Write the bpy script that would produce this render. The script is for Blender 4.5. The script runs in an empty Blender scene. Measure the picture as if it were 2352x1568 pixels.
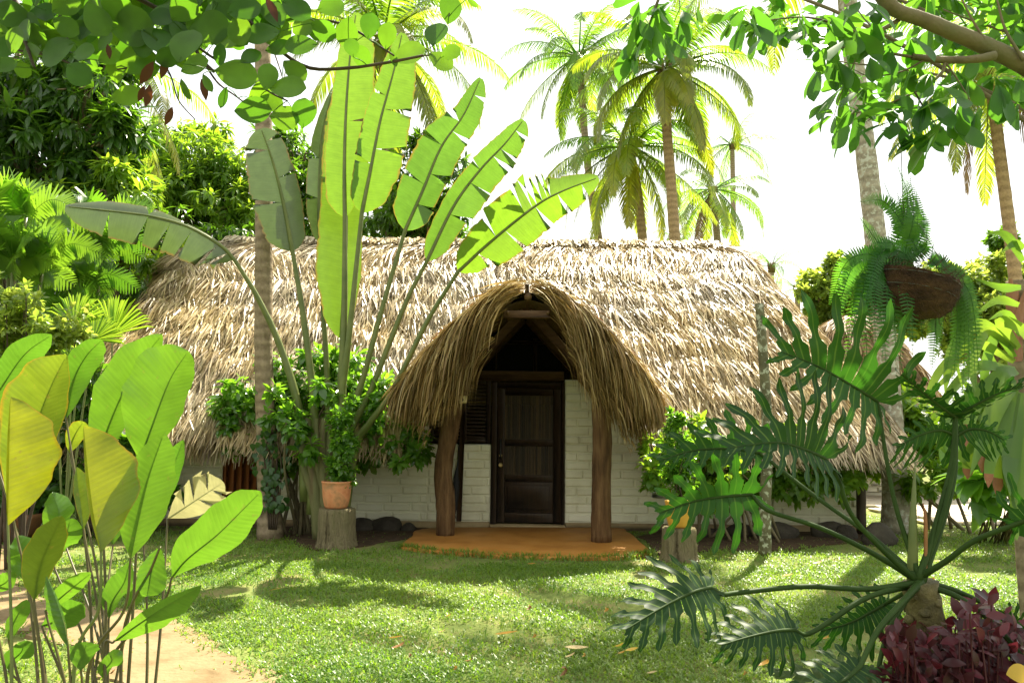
import bpy, math, random
import numpy as np
from mathutils import Vector, Matrix
rg = np.random.default_rng(11)
random.seed(5)
scene = bpy.context.scene
COL = scene.collection
PI = math.pi
A = lambda *v: np.array(v, float)
def nrm(v):
    v = np.asarray(v, float)
    return v / np.maximum(np.linalg.norm(v, axis=-1, keepdims=True), 1e-9)
U = rg.uniform
N = rg.normal

# ------------------------------------------------------------------ camera
FPX, CX, CY = 1846.0, 1176.0, 784.0
PITCH, ROLL = math.atan(181 / FPX), math.radians(0.6)
EYE = A(0, 0, 1.6)
fwd = A(0, math.cos(PITCH), math.sin(PITCH))
up0 = A(0, -math.sin(PITCH), math.cos(PITCH))
rt0 = A(1, 0, 0)
RT = rt0 * math.cos(ROLL) + up0 * math.sin(ROLL)
UP = up0 * math.cos(ROLL) - rt0 * math.sin(ROLL)
def P(x, y, Y):
    """point of the place at distance Y along a line of sight"""
    d = fwd + RT * ((x - CX) / FPX) + UP * ((CY - y) / FPX)
    return EYE + d * (Y / d[1])
def G(x, y, z=0.0):
    d = fwd + RT * ((x - CX) / FPX) + UP * ((CY - y) / FPX)
    return EYE + d * ((z - EYE[2]) / d[2])
def PP(pts, Y):
    Ys = Y if hasattr(Y, '__len__') else [Y] * len(pts)
    if len(Ys) != len(pts):
        Ys = np.interp(np.linspace(0, 1, len(pts)), np.linspace(0, 1, len(Ys)), Ys)
    return np.array([P(x, y, yy) for (x, y), yy in zip(pts, Ys)])
cam_d = bpy.data.cameras.new('camera'); cam = bpy.data.objects.new('camera', cam_d); COL.objects.link(cam)
cam_d.sensor_width = 36; cam_d.lens = 36 * FPX / 2352; cam_d.clip_end = 2000; cam_d.clip_start = 0.05
M = Matrix.Identity(4)
for i, ax in enumerate((RT, UP, -fwd)):
    for j in range(3): M[j][i] = ax[j]
cam.matrix_world = Matrix.Translation(Vector(EYE)) @ M
scene.camera = cam

# ------------------------------------------------------------------ mesh helpers
ORG = {}
class MB:
    def __init__(s): s.V = []; s.F = []; s.A = []; s.U = []; s.n = 0
    def add(s, V, F, rnd=0.5, uv=None):
        V = np.asarray(V, float).reshape(-1, 3); n = len(V)
        s.V.append(V)
        for f in (F if isinstance(F, list) else [F]):
            f = np.asarray(f, int)
            if len(f): s.F.append(f + s.n)
        r = np.asarray(rnd, float).reshape(-1)
        s.A.append(np.full(n, r[0]) if r.size == 1 else r)
        s.U.append(np.zeros((n, 3)) if uv is None else np.asarray(uv, float).reshape(-1, 3))
        s.n += n
        return s
    def obj(s, name, mat, parent=None, smooth=True):
        V = np.concatenate(s.V); o0 = np.zeros(3)
        if parent is not None: o0 = ORG[parent.name]
        me = bpy.data.meshes.new(name)
        me.vertices.add(len(V)); me.vertices.foreach_set('co', (V - o0).astype(np.float32).ravel())
        loops = np.concatenate([f.ravel() for f in s.F])
        tot = np.concatenate([np.full(len(f), f.shape[1]) for f in s.F])
        me.loops.add(len(loops)); me.loops.foreach_set('vertex_index', loops.astype(np.int32))
        me.polygons.add(len(tot))
        me.polygons.foreach_set('loop_start', (np.cumsum(tot) - tot).astype(np.int32))
        me.polygons.foreach_set('use_smooth', np.full(len(tot), bool(smooth)))
        me.update(calc_edges=True)
        me.attributes.new('rnd', 'FLOAT', 'POINT').data.foreach_set('value', np.concatenate(s.A).astype(np.float32))
        me.attributes.new('uvp', 'FLOAT_VECTOR', 'POINT').data.foreach_set('vector', np.concatenate(s.U).astype(np.float32).ravel())
        me.materials.append(mat)
        o = bpy.data.objects.new(name, me); COL.objects.link(o)
        if parent is not None: o.parent = parent
        ORG[o.name] = o0
        return o
def tag(o, label, cat, group=None):
    o['label'] = label; o['category'] = cat
    if group: o['group'] = group
    return o
def thing(name, label, cat, loc, group=None):
    o = bpy.data.objects.new(name, None); COL.objects.link(o); o.location = Vector(loc); o.empty_display_size = .1
    ORG[o.name] = np.asarray(loc, float)
    return tag(o, label, cat, group)
def setting(o): o['kind'] = 'structure'; return o
def recentre(o):
    """move a single-mesh thing's origin to its base"""
    me = o.data; n = len(me.vertices); co = np.empty(n * 3, np.float32); me.vertices.foreach_get('co', co); co = co.reshape(-1, 3)
    b = (co.min(0) + co.max(0)) / 2; b[2] = co[:, 2].min()
    me.vertices.foreach_set('co', (co - b).ravel()); me.update(); o.location = Vector(b.tolist())
    return o

def cr(pts, n):
    """smooth curve through points"""
    p = np.asarray(pts, float)
    if len(p) == 2:
        t = np.linspace(0, 1, n)[:, None]; return p[0] * (1 - t) + p[1] * t
    p = np.vstack([2 * p[0] - p[1], p, 2 * p[-1] - p[-2]]); m = len(p) - 3
    x = np.linspace(0, m, n); i = np.minimum(x.astype(int), m - 1); t = (x - i)[:, None]
    a, b, c, d = p[i], p[i + 1], p[i + 2], p[i + 3]
    return .5 * (2 * b + (c - a) * t + (2 * a - 5 * b + 4 * c - d) * t**2 + (3 * b - a - 3 * c + d) * t**3)
def tube(m, pts, rad, n=8, rnd=.5, cap=True, jit=0.0):
    p = np.asarray(pts, float); k = len(p)
    r = np.interp(np.linspace(0, 1, k), np.linspace(0, 1, len(np.atleast_1d(rad))), np.atleast_1d(rad))
    T = nrm(np.gradient(p, axis=0)); ref = A(0, 0, 1) if abs(T[0][2]) < .9 else A(1, 0, 0)
    X = []
    x = nrm(np.cross(T[0], ref))
    for t in T:
        x = nrm(x - t * np.dot(x, t)); X.append(x)
    X = np.array(X); Yv = np.cross(T, X)
    a = np.linspace(0, 2 * PI, n, endpoint=False)
    rr = r[:, None] * np.ones((k, n))
    if jit: rr = rr * (1 + N(0, jit, (k, n)))
    V = p[:, None] + rr[..., None] * (np.cos(a)[None, :, None] * X[:, None] + np.sin(a)[None, :, None] * Yv[:, None])
    L = np.concatenate([[0], np.cumsum(np.linalg.norm(np.diff(p, axis=0), axis=1))])
    uv = np.zeros((k, n, 3)); uv[..., 0] = a / (2 * PI); uv[..., 1] = L[:, None]
    i, j = np.meshgrid(np.arange(k - 1), np.arange(n), indexing='ij')
    q = np.stack([i * n + j, i * n + (j + 1) % n, (i + 1) * n + (j + 1) % n, (i + 1) * n + j], -1).reshape(-1, 4)
    F = [q]
    if cap: F += [np.arange(n)[::-1][None], (np.arange(n) + (k - 1) * n)[None]]
    m.add(V, F, rnd, uv.reshape(-1, 3))
def ribbons(m, C, W, S, rnd=.5, Nv=None, fold=0.0):
    """many strips at once: C (k,n,3) centre lines, W (k,n) half widths, S side vectors; fold>0 adds a V along the middle"""
    k, n = C.shape[:2]
    if S.ndim == 2: S = S[:, None]
    if Nv is not None:
        if Nv.ndim == 2: Nv = Nv[:, None]
        e = W[..., None]
        V = np.stack([C - S * e + Nv * e * fold, C, C + S * e + Nv * e * fold], 2); c = 3
    else:
        V = np.stack([C - S * W[..., None], C + S * W[..., None]], 2); c = 2
    uv = np.zeros((k, n, c, 3)); uv[..., 0] = np.linspace(-1, 1, c)[None, None]; uv[..., 1] = np.linspace(0, 1, n)[None, :, None]
    b = (np.arange(k) * n * c)[:, None, None]; i = (np.arange(n - 1) * c)[None, :, None]; j = np.arange(c - 1)[None, None]
    a = b + i + j
    F = np.stack([a, a + 1, a + c + 1, a + c], -1).reshape(-1, 4)
    r = np.broadcast_to(np.asarray(rnd, float).reshape(-1, 1), (k, n * c)).reshape(-1) if np.size(rnd) > 1 else rnd
    m.add(V.reshape(-1, 3), F, r, uv.reshape(-1, 3))
def grid_faces(a, b, wrap=False):
    i, j = np.meshgrid(np.arange(a - 1), np.arange(b if wrap else b - 1), indexing='ij')
    return np.stack([i * b + j, i * b + (j + 1) % b, (i + 1) * b + (j + 1) % b, (i + 1) * b + j], -1).reshape(-1, 4)
def lathe(m, prof, c, n=32, rnd=.5, jit=0):
    a = np.linspace(0, 2 * PI, n, endpoint=False); pr = np.asarray(prof, float)
    V = np.zeros((len(pr), n, 3)); w = 1 + (N(0, jit, n) if jit else np.zeros(n))
    V[..., 0] = pr[:, 0:1] * np.cos(a) * w; V[..., 1] = pr[:, 0:1] * np.sin(a) * w; V[..., 2] = pr[:, 1:2]
    m.add(V.reshape(-1, 3) + c, [grid_faces(len(pr), n, True), np.arange(n)[::-1][None], (np.arange(n) + (len(pr) - 1) * n)[None]], rnd)
def box(m, lo, hi, bev=.006, rnd=.5, jit=0.0, R=None, c=None):
    lo, hi = np.asarray(lo, float), np.asarray(hi, float); b = min(bev, *((hi - lo) * .45))
    V = []; idx = {}
    for sx in (0, 1):
        for sy in (0, 1):
            for sz in (0, 1):
                s = A(sx, sy, sz); p = lo + (hi - lo) * s; inn = b * (1 - 2 * s)
                for ax in range(3):
                    q = p + inn; q[ax] = p[ax]; idx[(sx, sy, sz, ax)] = len(V); V.append(q)
    F4 = []; F3 = []
    for ax in range(3):
        o1, o2 = [k for k in range(3) if k != ax]
        for s in (0, 1):
            f = []
            for u, v in ((0, 0), (1, 0), (1, 1), (0, 1)):
                k = [0, 0, 0]; k[ax] = s; k[o1] = u; k[o2] = v; f.append(idx[(*k, ax)])
            F4.append(f)
    for ax in range(3):
        o1, o2 = [k for k in range(3) if k != ax]
        for u in (0, 1):
            for v in (0, 1):
                k0 = [0, 0, 0]; k0[o1] = u; k0[o2] = v; k1 = list(k0); k1[ax] = 1
                F4.append([idx[(*k0, o1)], idx[(*k1, o1)], idx[(*k1, o2)], idx[(*k0, o2)]])
    for k in [(x, y, z) for x in (0, 1) for y in (0, 1) for z in (0, 1)]:
        F3.append([idx[(*k, 0)], idx[(*k, 1)], idx[(*k, 2)]])
    V = np.array(V)
    if jit: V = V + N(0, jit, V.shape)
    if R is not None: V = (V - c) @ R.T + c
    m.add(V, [np.array(F4), np.array(F3)], rnd)
def beam(m, a, b, w, h, rnd=.5, up=A(0, 0, 1)):
    a, b = np.asarray(a, float), np.asarray(b, float); L = np.linalg.norm(b - a); y = (b - a) / L
    x = nrm(np.cross(y, up)); z = np.cross(x, y); mm = MB(); box(mm, (-w / 2, 0, -h / 2), (w / 2, L, h / 2), .008)
    V = mm.V[0] @ np.stack([x, y, z]) + a
    m.add(V, mm.F, rnd)

# ------------------------------------------------------------------ leaf helpers
def tpl(prof, rows=5, fold=.18, curl=.25, c=3):
    """leaf outline: prof = [(s, half width)], unit length along y"""
    ps = np.array(prof, float); s = np.linspace(0, 1, rows); w = np.interp(s, ps[:, 0], ps[:, 1])
    x = np.linspace(-1, 1, c)
    V = np.zeros((rows, c, 3)); V[..., 0] = w[:, None] * x; V[..., 1] = s[:, None]
    V[..., 2] = np.abs(V[..., 0]) * fold - curl * (s[:, None] ** 2)
    uv = np.zeros((rows, c, 3)); uv[..., 0] = x; uv[..., 1] = s[:, None]
    return V.reshape(-1, 3), grid_faces(rows, c), uv.reshape(-1, 3)
T_MANGO = tpl([(0, .02), (.2, .11), (.5, .14), (.8, .08), (1, .01)], 5, .3, .25)
T_OVAL = tpl([(0, .03), (.2, .2), (.5, .28), (.8, .19), (1, .02)], 5, .22, .18)
T_ROUND = tpl([(0, .02), (.08, .12), (.2, .24), (.38, .36), (.58, .41), (.76, .37), (.9, .24), (.97, .11), (1, .02)], 11, .1, .1, 5)
T_OBOV = tpl([(0, .02), (.15, .06), (.35, .15), (.55, .215), (.75, .22), (.88, .16), (.96, .07), (1, .01)], 9, .2, .15)
T_SMALL = tpl([(0, .04), (.3, .27), (.65, .27), (1, .03)], 4, .25, .15)
T_BLADE = tpl([(0, .05), (.3, .075), (.7, .055), (1, .008)], 5, .2, .45)
T_HEART = tpl([(0, .25), (.1, .42), (.3, .45), (.6, .28), (1, .01)], 6, .15, .2)
def inst(m, T, pos, d, nv, size, rnd, wid=1.0):
    V, F, uv = T
    d = nrm(d); x = nrm(np.cross(d, nv)); z = np.cross(x, d)
    k = len(pos); size = np.broadcast_to(np.asarray(size, float), (k,)); wid = np.broadcast_to(np.asarray(wid, float), (k,))
    W = (V[None, :, 0, None] * wid[:, None, None] * x[:, None] + V[None, :, 1, None] * d[:, None] + V[None, :, 2, None] * z[:, None]) * size[:, None, None] + pos[:, None]
    FF = (F[None] + (np.arange(k) * len(V))[:, None, None]).reshape(-1, F.shape[1])
    rnd = np.broadcast_to(np.asarray(rnd, float), (k,))
    m.add(W.reshape(-1, 3), FF, np.repeat(rnd, len(V)), np.tile(uv, (k, 1)))
def rdir(k):
    return nrm(N(0, 1, (k, 3)))
def whorls(m, T, tips, out, nl, size, droop=.4, spread=1.0, lean=.6, rbase=None, sj=.25):
    k = len(tips); pos = np.repeat(tips, nl, 0); o = np.repeat(nrm(out), nl, 0)
    r = rdir(k * nl); d = nrm(o * lean + r * spread + A(0, 0, -droop))
    nv = nrm(o * .5 + A(0, 0, 1) + rdir(k * nl) * .35)
    rb = np.repeat(U(0, 1, k) if rbase is None else rbase, nl)
    inst(m, T, pos + r * .02, d, nv, size * (1 + N(0, sj, k * nl)).clip(.4, 1.8), np.clip(rb * .7 + U(0, .3, k * nl), 0, 1))
def clumps(blobs, nsub, ntip, sub=.34):
    """tips spread over lumps that sit on the skin of the given ellipsoids"""
    tips = []; outs = []; rb = []
    vol = np.array([np.prod(b[1]) ** (2 / 3) for b in blobs]); vol = vol / vol.sum()
    for (c, r), v in zip(blobs, vol):
        c, r = np.asarray(c, float), np.asarray(r, float); ns = max(3, int(nsub * v)); nt = max(4, int(ntip * v / ns))
        for _ in range(ns):
            d = rdir(1)[0]; rad = U(.45, 1.0); sc = c + d * r * rad; sr = r * sub * U(.6, 1.3)
            dd = rdir(nt); q = U(.3, 1, nt)[:, None] ** .5
            tips.append(sc + dd * sr * q); outs.append(nrm(dd + d * .6)); rb.append(np.full(nt, U(0, 1)) * .6 + U(0, .4, nt))
    return np.concatenate(tips), np.concatenate(outs), np.concatenate(rb)
def face_frame(mid):
    """along, toward the viewer's side of the garden, and across for a leaf midrib"""
    T = nrm(np.gradient(mid, axis=0)); v = nrm(EYE - mid); n = nrm(v - T * (v * T).sum(-1, keepdims=True))
    return T, n, np.cross(T, n)
def paddle(mid_pts, Y, wl, wr, fl=0., fr=0., prof='banana', tl=(), tr=(), skew=.18, n=48, bow=.25, rnd=.5, gap=.012, twist=.16, wave=.0, seed=0):
    """large entire leaf: midrib through pixel points at distance Y; wl/wr half widths in the same pixels; tl/tr tears along each side"""
    q = np.random.default_rng(seed + 100)
    mid = cr(PP(mid_pts, Y), n); Ym = np.mean(Y); T, nn, X = face_frame(mid)
    s = np.linspace(0, 1, n); L = np.concatenate([[0], np.cumsum(np.linalg.norm(np.diff(mid, axis=0), axis=1))])
    if prof == 'banana':
        w = np.clip(s / .07, 0, 1) ** .5 * .92 + .08 * np.sin(PI * s)
        w = w * np.sqrt(np.clip(1 - (np.clip(s - .78, 0, 1) / .225) ** 2, 0, 1)) * (1 - .22 * (1 - np.sin(PI * np.clip(s * .9 + .1, 0, 1))))
    else:
        w = np.interp(s, [0, .03, .1, .25, .4, .55, .7, .82, .92, .97, 1], [.02, .16, .5, .86, 1, .96, .80, .56, .30, .14, .015])
    m = MB(); mc = 6; cc = np.linspace(0, 1, mc)
    for sg, wpx, f, tears in ((-1, wl, fl, tl), (1, wr, fr, tr)):
        if np.max(wpx) <= 0: continue
        wp = np.interp(s, np.linspace(0, 1, len(np.atleast_1d(wpx))), np.atleast_1d(wpx)) * Ym / FPX
        cuts = [0] + [int(t * (n - 1)) for t in tears] + [n - 1]
        for a, b in zip(cuts[:-1], cuts[1:]):
            if b - a < 1: continue
            ii = np.arange(a, b + 1); k = len(ii); tw = q.normal(0, twist) if len(tears) else 0
            ang = f + tw; ww = (w[ii] * wp[ii])[:, None] * cc[None]
            ww = ww * (1 + .02 * q.normal(0, 1, len(ii))[:, None] * cc[None] ** 3 * (1 if prof == 'banana' else .3))
            if prof != 'banana' and wave: ww = ww * (1 + wave * np.sin(s[ii] * 23 + seed)[:, None] * cc[None])
            side = sg * X[ii] * math.cos(ang) + nn[ii] * math.sin(ang)
            nor = nn[ii] * math.cos(ang) - sg * X[ii] * math.sin(ang)
            al = np.zeros((k, mc))
            al += skew * ww
            g = np.zeros(k)
            if a > 0: g[0] = gap * q.uniform(.2, 5)
            if b < n - 1: g[-1] = -gap * q.uniform(.2, 5)
            al += g[:, None] * cc[None] ** 1.6 * 2.2
            V = mid[ii][:, None] + side[:, None] * ww[..., None] + T[ii][:, None] * al[..., None] - nor[:, None] * (bow * ww * cc[None] * 1.0)[..., None] * .6
            V += nor[:, None] * (wave * wp.max() * .35 * np.sin(s[ii] * 26 + sg + seed)[:, None] * cc[None] ** 2)[..., None]
            uv = np.zeros((k, mc, 3)); uv[..., 0] = sg * cc[None]; uv[..., 1] = L[ii][:, None]; uv[..., 2] = s[ii][:, None]
            F = grid_faces(k, mc)
            m.add(V.reshape(-1, 3), F if sg > 0 else F[:, ::-1], rnd, uv.reshape(-1, 3))
    return m, mid
def lobed(mid_pts, Y, wl, wr, fl=0., fr=0., nl=8, rnd=.5, droop=.12, seed=0, depth=.32, n=40, wav=.085):
    """deeply cut leaf with finger lobes both sides of the midrib"""
    q = np.random.default_rng(seed + 300)
    mid = cr(PP(mid_pts, Y), n); Ym = np.mean(Y); T, nn, X = face_frame(mid); m = MB()
    cols = A(-1, -.6, -.14, -.05, .05, .14, .6, 1); vein = A(0, 0, 0, 1, 1, 0, 0, 0); rows = 22; rr = np.linspace(0, 1, rows)
    for sg, wpx, f in ((-1, wl, fl), (1, wr, fr)):
        W = wpx * Ym / FPX
        sb = np.concatenate([[0, 0.0], np.linspace(.0, .97, nl + 1)[1:]])
        th = np.radians(np.concatenate([[168, 132], np.linspace(112, 30, nl + 1)[1:]]))
        def bound(j, r):
            x = sb[j] * (n - 1); i = int(min(x, n - 2)); fr_ = x - i
            p = mid[i] * (1 - fr_) + mid[i + 1] * fr_; t = T[i]; sd = sg * X[i] * math.cos(f) + nn[i] * math.sin(f)
            no = nn[i] * math.cos(f) - sg * X[i] * math.sin(f)
            d = t * math.cos(th[j]) + sd * math.sin(th[j])
            d2 = nrm(d + t * .35)
            return p + (d * r[:, None] + (d2 - d) * (r ** 2 / max(W, 1e-3))[:, None] * .6), no
        for j in range(len(sb) - 1):
            sm = (sb[j] + sb[j + 1]) / 2
            ln = W * np.interp(sm, [0, .12, .3, .6, .85, 1], [.72, .95, 1, .82, .55, .34]) * q.uniform(.9, 1.1)
            r = rr * ln; B0, no = bound(j, r); B1, _ = bound(j + 1, r); C = (B0 + B1) / 2
            k = np.interp(rr, [0, depth, depth + .07, .6, .78, .9, .97, 1], [1, .93, .42, .46, .55, .40, .2, .02])
            ed = 1 + wav * 2.2 * np.sin(rr * 21 + q.uniform(0, 6)) * (rr > depth) ; ed2 = 1 + wav * 2.2 * np.sin(rr * 23 + q.uniform(0, 6)) * (rr > depth)
            half = (B1 - B0) / 2
            hl = np.linalg.norm(half, axis=1); cap = np.minimum(1, np.where(rr > depth, max(hl[int(depth * rows)], 1e-4) * 1.0 / np.maximum(hl, 1e-5), 1))
            half = half * (k * cap)[:, None]
            V = C[:, None] + half[:, None] * cols[None, :, None] * np.where(cols[None, :] < 0, ed[:, None], ed2[:, None])[..., None]
            dr = q.uniform(.5, 1.6) * droop
            V = V - no * (dr * W * (rr ** 2))[:, None, None] + no * (.10 * np.linalg.norm(half, axis=1)[:, None] * (np.abs(cols)[None] ** 2))[..., None] + no * (.035 * W * np.sin(rr * 11 + q.uniform(0, 6)) * rr)[:, None, None]
            uv = np.zeros((rows, len(cols), 3)); uv[..., 0] = vein[None]; uv[..., 1] = r[:, None]
            F = grid_faces(rows, len(cols))
            m.add(V.reshape(-1, 3), F if sg > 0 else F[:, ::-1], np.clip(rnd + q.normal(0, .05), 0, 1), uv.reshape(-1, 3))
    return m, mid

# ------------------------------------------------------------------ materials
def nodes(name):
    mt = bpy.data.materials.new(name); mt.use_nodes = True; t = mt.node_tree; t.nodes.clear()
    return mt, t
def nd(t, kind, **kw):
    n = t.nodes.new(kind)
    for k, v in kw.items():
        if k.startswith('i_'):
            key = k[2:].replace('_', ' ')
            key = int(key) if key.isdigit() else key
            n.inputs[key].default_value = v
        else: setattr(n, k, v)
    return n
def ramp(t, fac, cols):
    r = nd(t, 'ShaderNodeValToRGB'); e = r.color_ramp.elements
    while len(e) < len(cols): e.new(.5)
    for x, (p, c) in zip(e, cols): x.position = p; x.color = (*c, 1)
    t.links.new(fac, r.inputs[0]); return r.outputs[0]
def mixc(t, f, a, b, mode='MIX'):
    m = nd(t, 'ShaderNodeMix', data_type='RGBA', blend_type=mode)
    for s, v in ((0, f), (6, a), (7, b)):
        if hasattr(v, 'is_linked') or hasattr(v, 'links'): t.links.new(v, m.inputs[s])
        elif s == 0: m.inputs[0].default_value = v
        else: m.inputs[s].default_value = (*v, 1)
    return m.outputs[2]
def attr(t, name): return nd(t, 'ShaderNodeAttribute', attribute_name=name)
def obj_co(t): return nd(t, 'ShaderNodeTexCoord').outputs['Object']
def noise(t, vec, scale, detail=4, rough=.55):
    n = nd(t, 'ShaderNodeTexNoise', i_Scale=scale, i_Detail=detail, i_Roughness=rough)
    if vec is not None: t.links.new(vec, n.inputs['Vector'])
    return n.outputs[0]
def bump(t, h, strength=.3, dist=.02):
    b = nd(t, 'ShaderNodeBump', i_Strength=strength, i_Distance=dist); t.links.new(h, b.inputs['Height']); return b.outputs[0]
def out(t, sh):
    o = nd(t, 'ShaderNodeOutputMaterial'); t.links.new(sh, o.inputs[0])
def bsdf(t, col, rough=.6, spec=.5, normal=None, coat=0.0):
    b = nd(t, 'ShaderNodeBsdfPrincipled', i_Roughness=rough); b.inputs['Specular IOR Level'].default_value = spec; b.inputs['Coat Weight'].default_value = coat
    if hasattr(col, 'links'): t.links.new(col, b.inputs[0])
    else: b.inputs[0].default_value = (*col, 1)
    if normal is not None: t.links.new(normal, b.inputs['Normal'])
    return b.outputs[0]
def uvs(t, uv, sc):
    mp_ = nd(t, 'ShaderNodeMapping'); mp_.inputs['Scale'].default_value = sc; t.links.new(uv.outputs['Vector'], mp_.inputs[0]); return mp_.outputs[0]
def leaf_mat(name, dark, light, trans, tr2=None, fac=.42, rough=.38, spec=.5, veins=0, vein_col=None, mottle=.0, edge=None, spots=None):
    mt, t = nodes(name); a = attr(t, 'rnd'); uv = attr(t, 'uvp')
    base = ramp(t, a.outputs['Fac'], [(0, dark), (1, light)])
    tc = ramp(t, a.outputs['Fac'], [(0, trans), (1, tr2 or trans)])
    nrmv = None
    if mottle:
        nz = noise(t, obj_co(t), 9, 5); k = ramp(t, nz, [(.3, (1 - mottle,) * 3), (.7, (1 + mottle * .5,) * 3)])
        base = mixc(t, 1, base, k, 'MULTIPLY'); tc = mixc(t, 1, tc, k, 'MULTIPLY')
    if spots:
        f = ramp(t, noise(t, obj_co(t), 38, 2), [(.66, (0, 0, 0)), (.72, (.75,) * 3)]); base = mixc(t, f, base, spots); tc = mixc(t, f, tc, spots)
    if edge:
        sx = nd(t, 'ShaderNodeSeparateXYZ'); t.links.new(uv.outputs['Vector'], sx.inputs[0])
        ab = nd(t, 'ShaderNodeMath', operation='ABSOLUTE'); t.links.new(sx.outputs[0], ab.inputs[0])
        nz2 = noise(t, obj_co(t), 7, 3); ad = nd(t, 'ShaderNodeMath', operation='MULTIPLY_ADD'); t.links.new(nz2, ad.inputs[0]); ad.inputs[1].default_value = .22; t.links.new(ab.outputs[0], ad.inputs[2])
        f = ramp(t, ad.outputs[0], [(0, (0, 0, 0)), (1.0, (0, 0, 0))]); 
        f = nd(t, 'ShaderNodeMapRange', i_1=1.03, i_2=1.12); t.links.new(ad.outputs[0], f.inputs[0]); f = f.outputs[0]
        base = mixc(t, f, base, edge); tc = mixc(t, f, tc, edge)
    if veins:
        sp = nd(t, 'ShaderNodeSeparateXYZ'); t.links.new(uv.outputs['Vector'], sp.inputs[0])
        mu = nd(t, 'ShaderNodeMath', operation='MULTIPLY'); t.links.new(sp.outputs[1], mu.inputs[0]); mu.inputs[1].default_value = veins
        sn = nd(t, 'ShaderNodeMath', operation='SINE'); t.links.new(mu.outputs[0], sn.inputs[0])
        nzv = nd(t, 'ShaderNodeMath', operation='SINE'); mu2 = nd(t, 'ShaderNodeMath', operation='MULTIPLY'); t.links.new(sp.outputs[1], mu2.inputs[0]); mu2.inputs[1].default_value = veins * .237; t.links.new(mu2.outputs[0], nzv.inputs[0])
        sm = nd(t, 'ShaderNodeMath', operation='MULTIPLY_ADD'); t.links.new(nzv.outputs[0], sm.inputs[0]); sm.inputs[1].default_value = .6; t.links.new(sn.outputs[0], sm.inputs[2])
        nrmv = bump(t, sm.outputs[0], .06, .003)
        k = ramp(t, noise(t, uvs(t, uv, (1.5, veins * .35, 1)), 1.0, 3), [(.3, (.88, .90, .88)), (.7, (1.06, 1.05, 1.06))]); tc = mixc(t, 1, tc, k, 'MULTIPLY'); base = mixc(t, 1, base, k, 'MULTIPLY')
        k = ramp(t, sn.outputs[0], [(.8, (1, 1, 1)), (.97, (.92, .93, .9))]); tc = mixc(t, 1, tc, k, 'MULTIPLY')
    if vein_col:
        sv = nd(t, 'ShaderNodeSeparateXYZ'); t.links.new(uv.outputs['Vector'], sv.inputs[0])
        base = mixc(t, sv.outputs[0], base, vein_col)
    b = bsdf(t, base, rough, spec, nrmv)
    tl = nd(t, 'ShaderNodeBsdfTranslucent'); t.links.new(tc, tl.inputs[0])
    if nrmv: t.links.new(nrmv, tl.inputs[1])
    mx = nd(t, 'ShaderNodeMixShader', i_0=fac); t.links.new(b, mx.inputs[1]); t.links.new(tl.outputs[0], mx.inputs[2])
    out(t, mx.outputs[0]); return mt
def solid(name, c0, c1, scale=6, rough=.7, bstr=.3, bdist=.01, stretch=None, spec=.4, c2=None, detail=5):
    mt, t = nodes(name); co = obj_co(t)
    if stretch:
        mp = nd(t, 'ShaderNodeMapping'); mp.inputs['Scale'].default_value = stretch; t.links.new(co, mp.inputs[0]); co = mp.outputs[0]
    nz = noise(t, co, scale, detail, .6)
    cols = [(.32, c0), (.68, c1)] if c2 is None else [(.3, c0), (.5, c1), (.72, c2)]
    nz2 = noise(t, co, scale * 7, 3)
    out(t, bsdf(t, ramp(t, nz, cols), rough, spec, bump(t, nz2, bstr, bdist))); return mt
def strand_mat(name, cols, rough=.55, tr=.2, spec=.4, grey=False):
    mt, t = nodes(name); a = attr(t, 'rnd'); c = ramp(t, a.outputs['Fac'], cols)
    nz = noise(t, obj_co(t), 1.3, 3); k = ramp(t, nz, [(.3, (.66, .64, .60)), (.7, (1.12, 1.1, 1.05))]); c = mixc(t, 1, c, k, 'MULTIPLY')
    if grey: c = mixc(t, ramp(t, noise(t, obj_co(t), .55, 4), [(.42, (0, 0, 0)), (.62, (.6,) * 3)]), c, mixc(t, a.outputs['Fac'], (.13, .105, .07), (.54, .48, .36)))
    b = bsdf(t, c, rough, spec); tl = nd(t, 'ShaderNodeBsdfTranslucent'); t.links.new(c, tl.inputs[0])
    mx = nd(t, 'ShaderNodeMixShader', i_0=tr); t.links.new(b, mx.inputs[1]); t.links.new(tl.outputs[0], mx.inputs[2]); out(t, mx.outputs[0]); return mt
def bark_mat(name, c0, c1, ring=30, lichen=None):
    mt, t = nodes(name); uv = attr(t, 'uvp'); co = obj_co(t)
    sp = nd(t, 'ShaderNodeSeparateXYZ'); t.links.new(uv.outputs['Vector'], sp.inputs[0])
    nz = noise(t, co, 5, 5); ad = nd(t, 'ShaderNodeMath', operation='MULTIPLY_ADD'); t.links.new(sp.outputs[1], ad.inputs[0]); ad.inputs[1].default_value = ring
    m2 = nd(t, 'ShaderNodeMath', operation='MULTIPLY'); t.links.new(nz, m2.inputs[0]); m2.inputs[1].default_value = 5; t.links.new(m2.outputs[0], ad.inputs[2])
    sn = nd(t, 'ShaderNodeMath', operation='SINE'); t.links.new(ad.outputs[0], sn.inputs[0])
    nz3 = noise(t, co, 22, 4); h = nd(t, 'ShaderNodeMath', operation='MULTIPLY_ADD'); t.links.new(sn.outputs[0], h.inputs[0]); h.inputs[1].default_value = .17; t.links.new(nz3, h.inputs[2])
    c = ramp(t, h.outputs[0], [(.1, c0), (.8, c1)])
    if lichen:
        f = ramp(t, noise(t, co, 14, 3), [(.52, (0, 0, 0)), (.6, (1, 1, 1))]); c = mixc(t, f, c, lichen)
    out(t, bsdf(t, c, .8, .25, bump(t, h.outputs[0], .6, .02))); return mt
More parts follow.
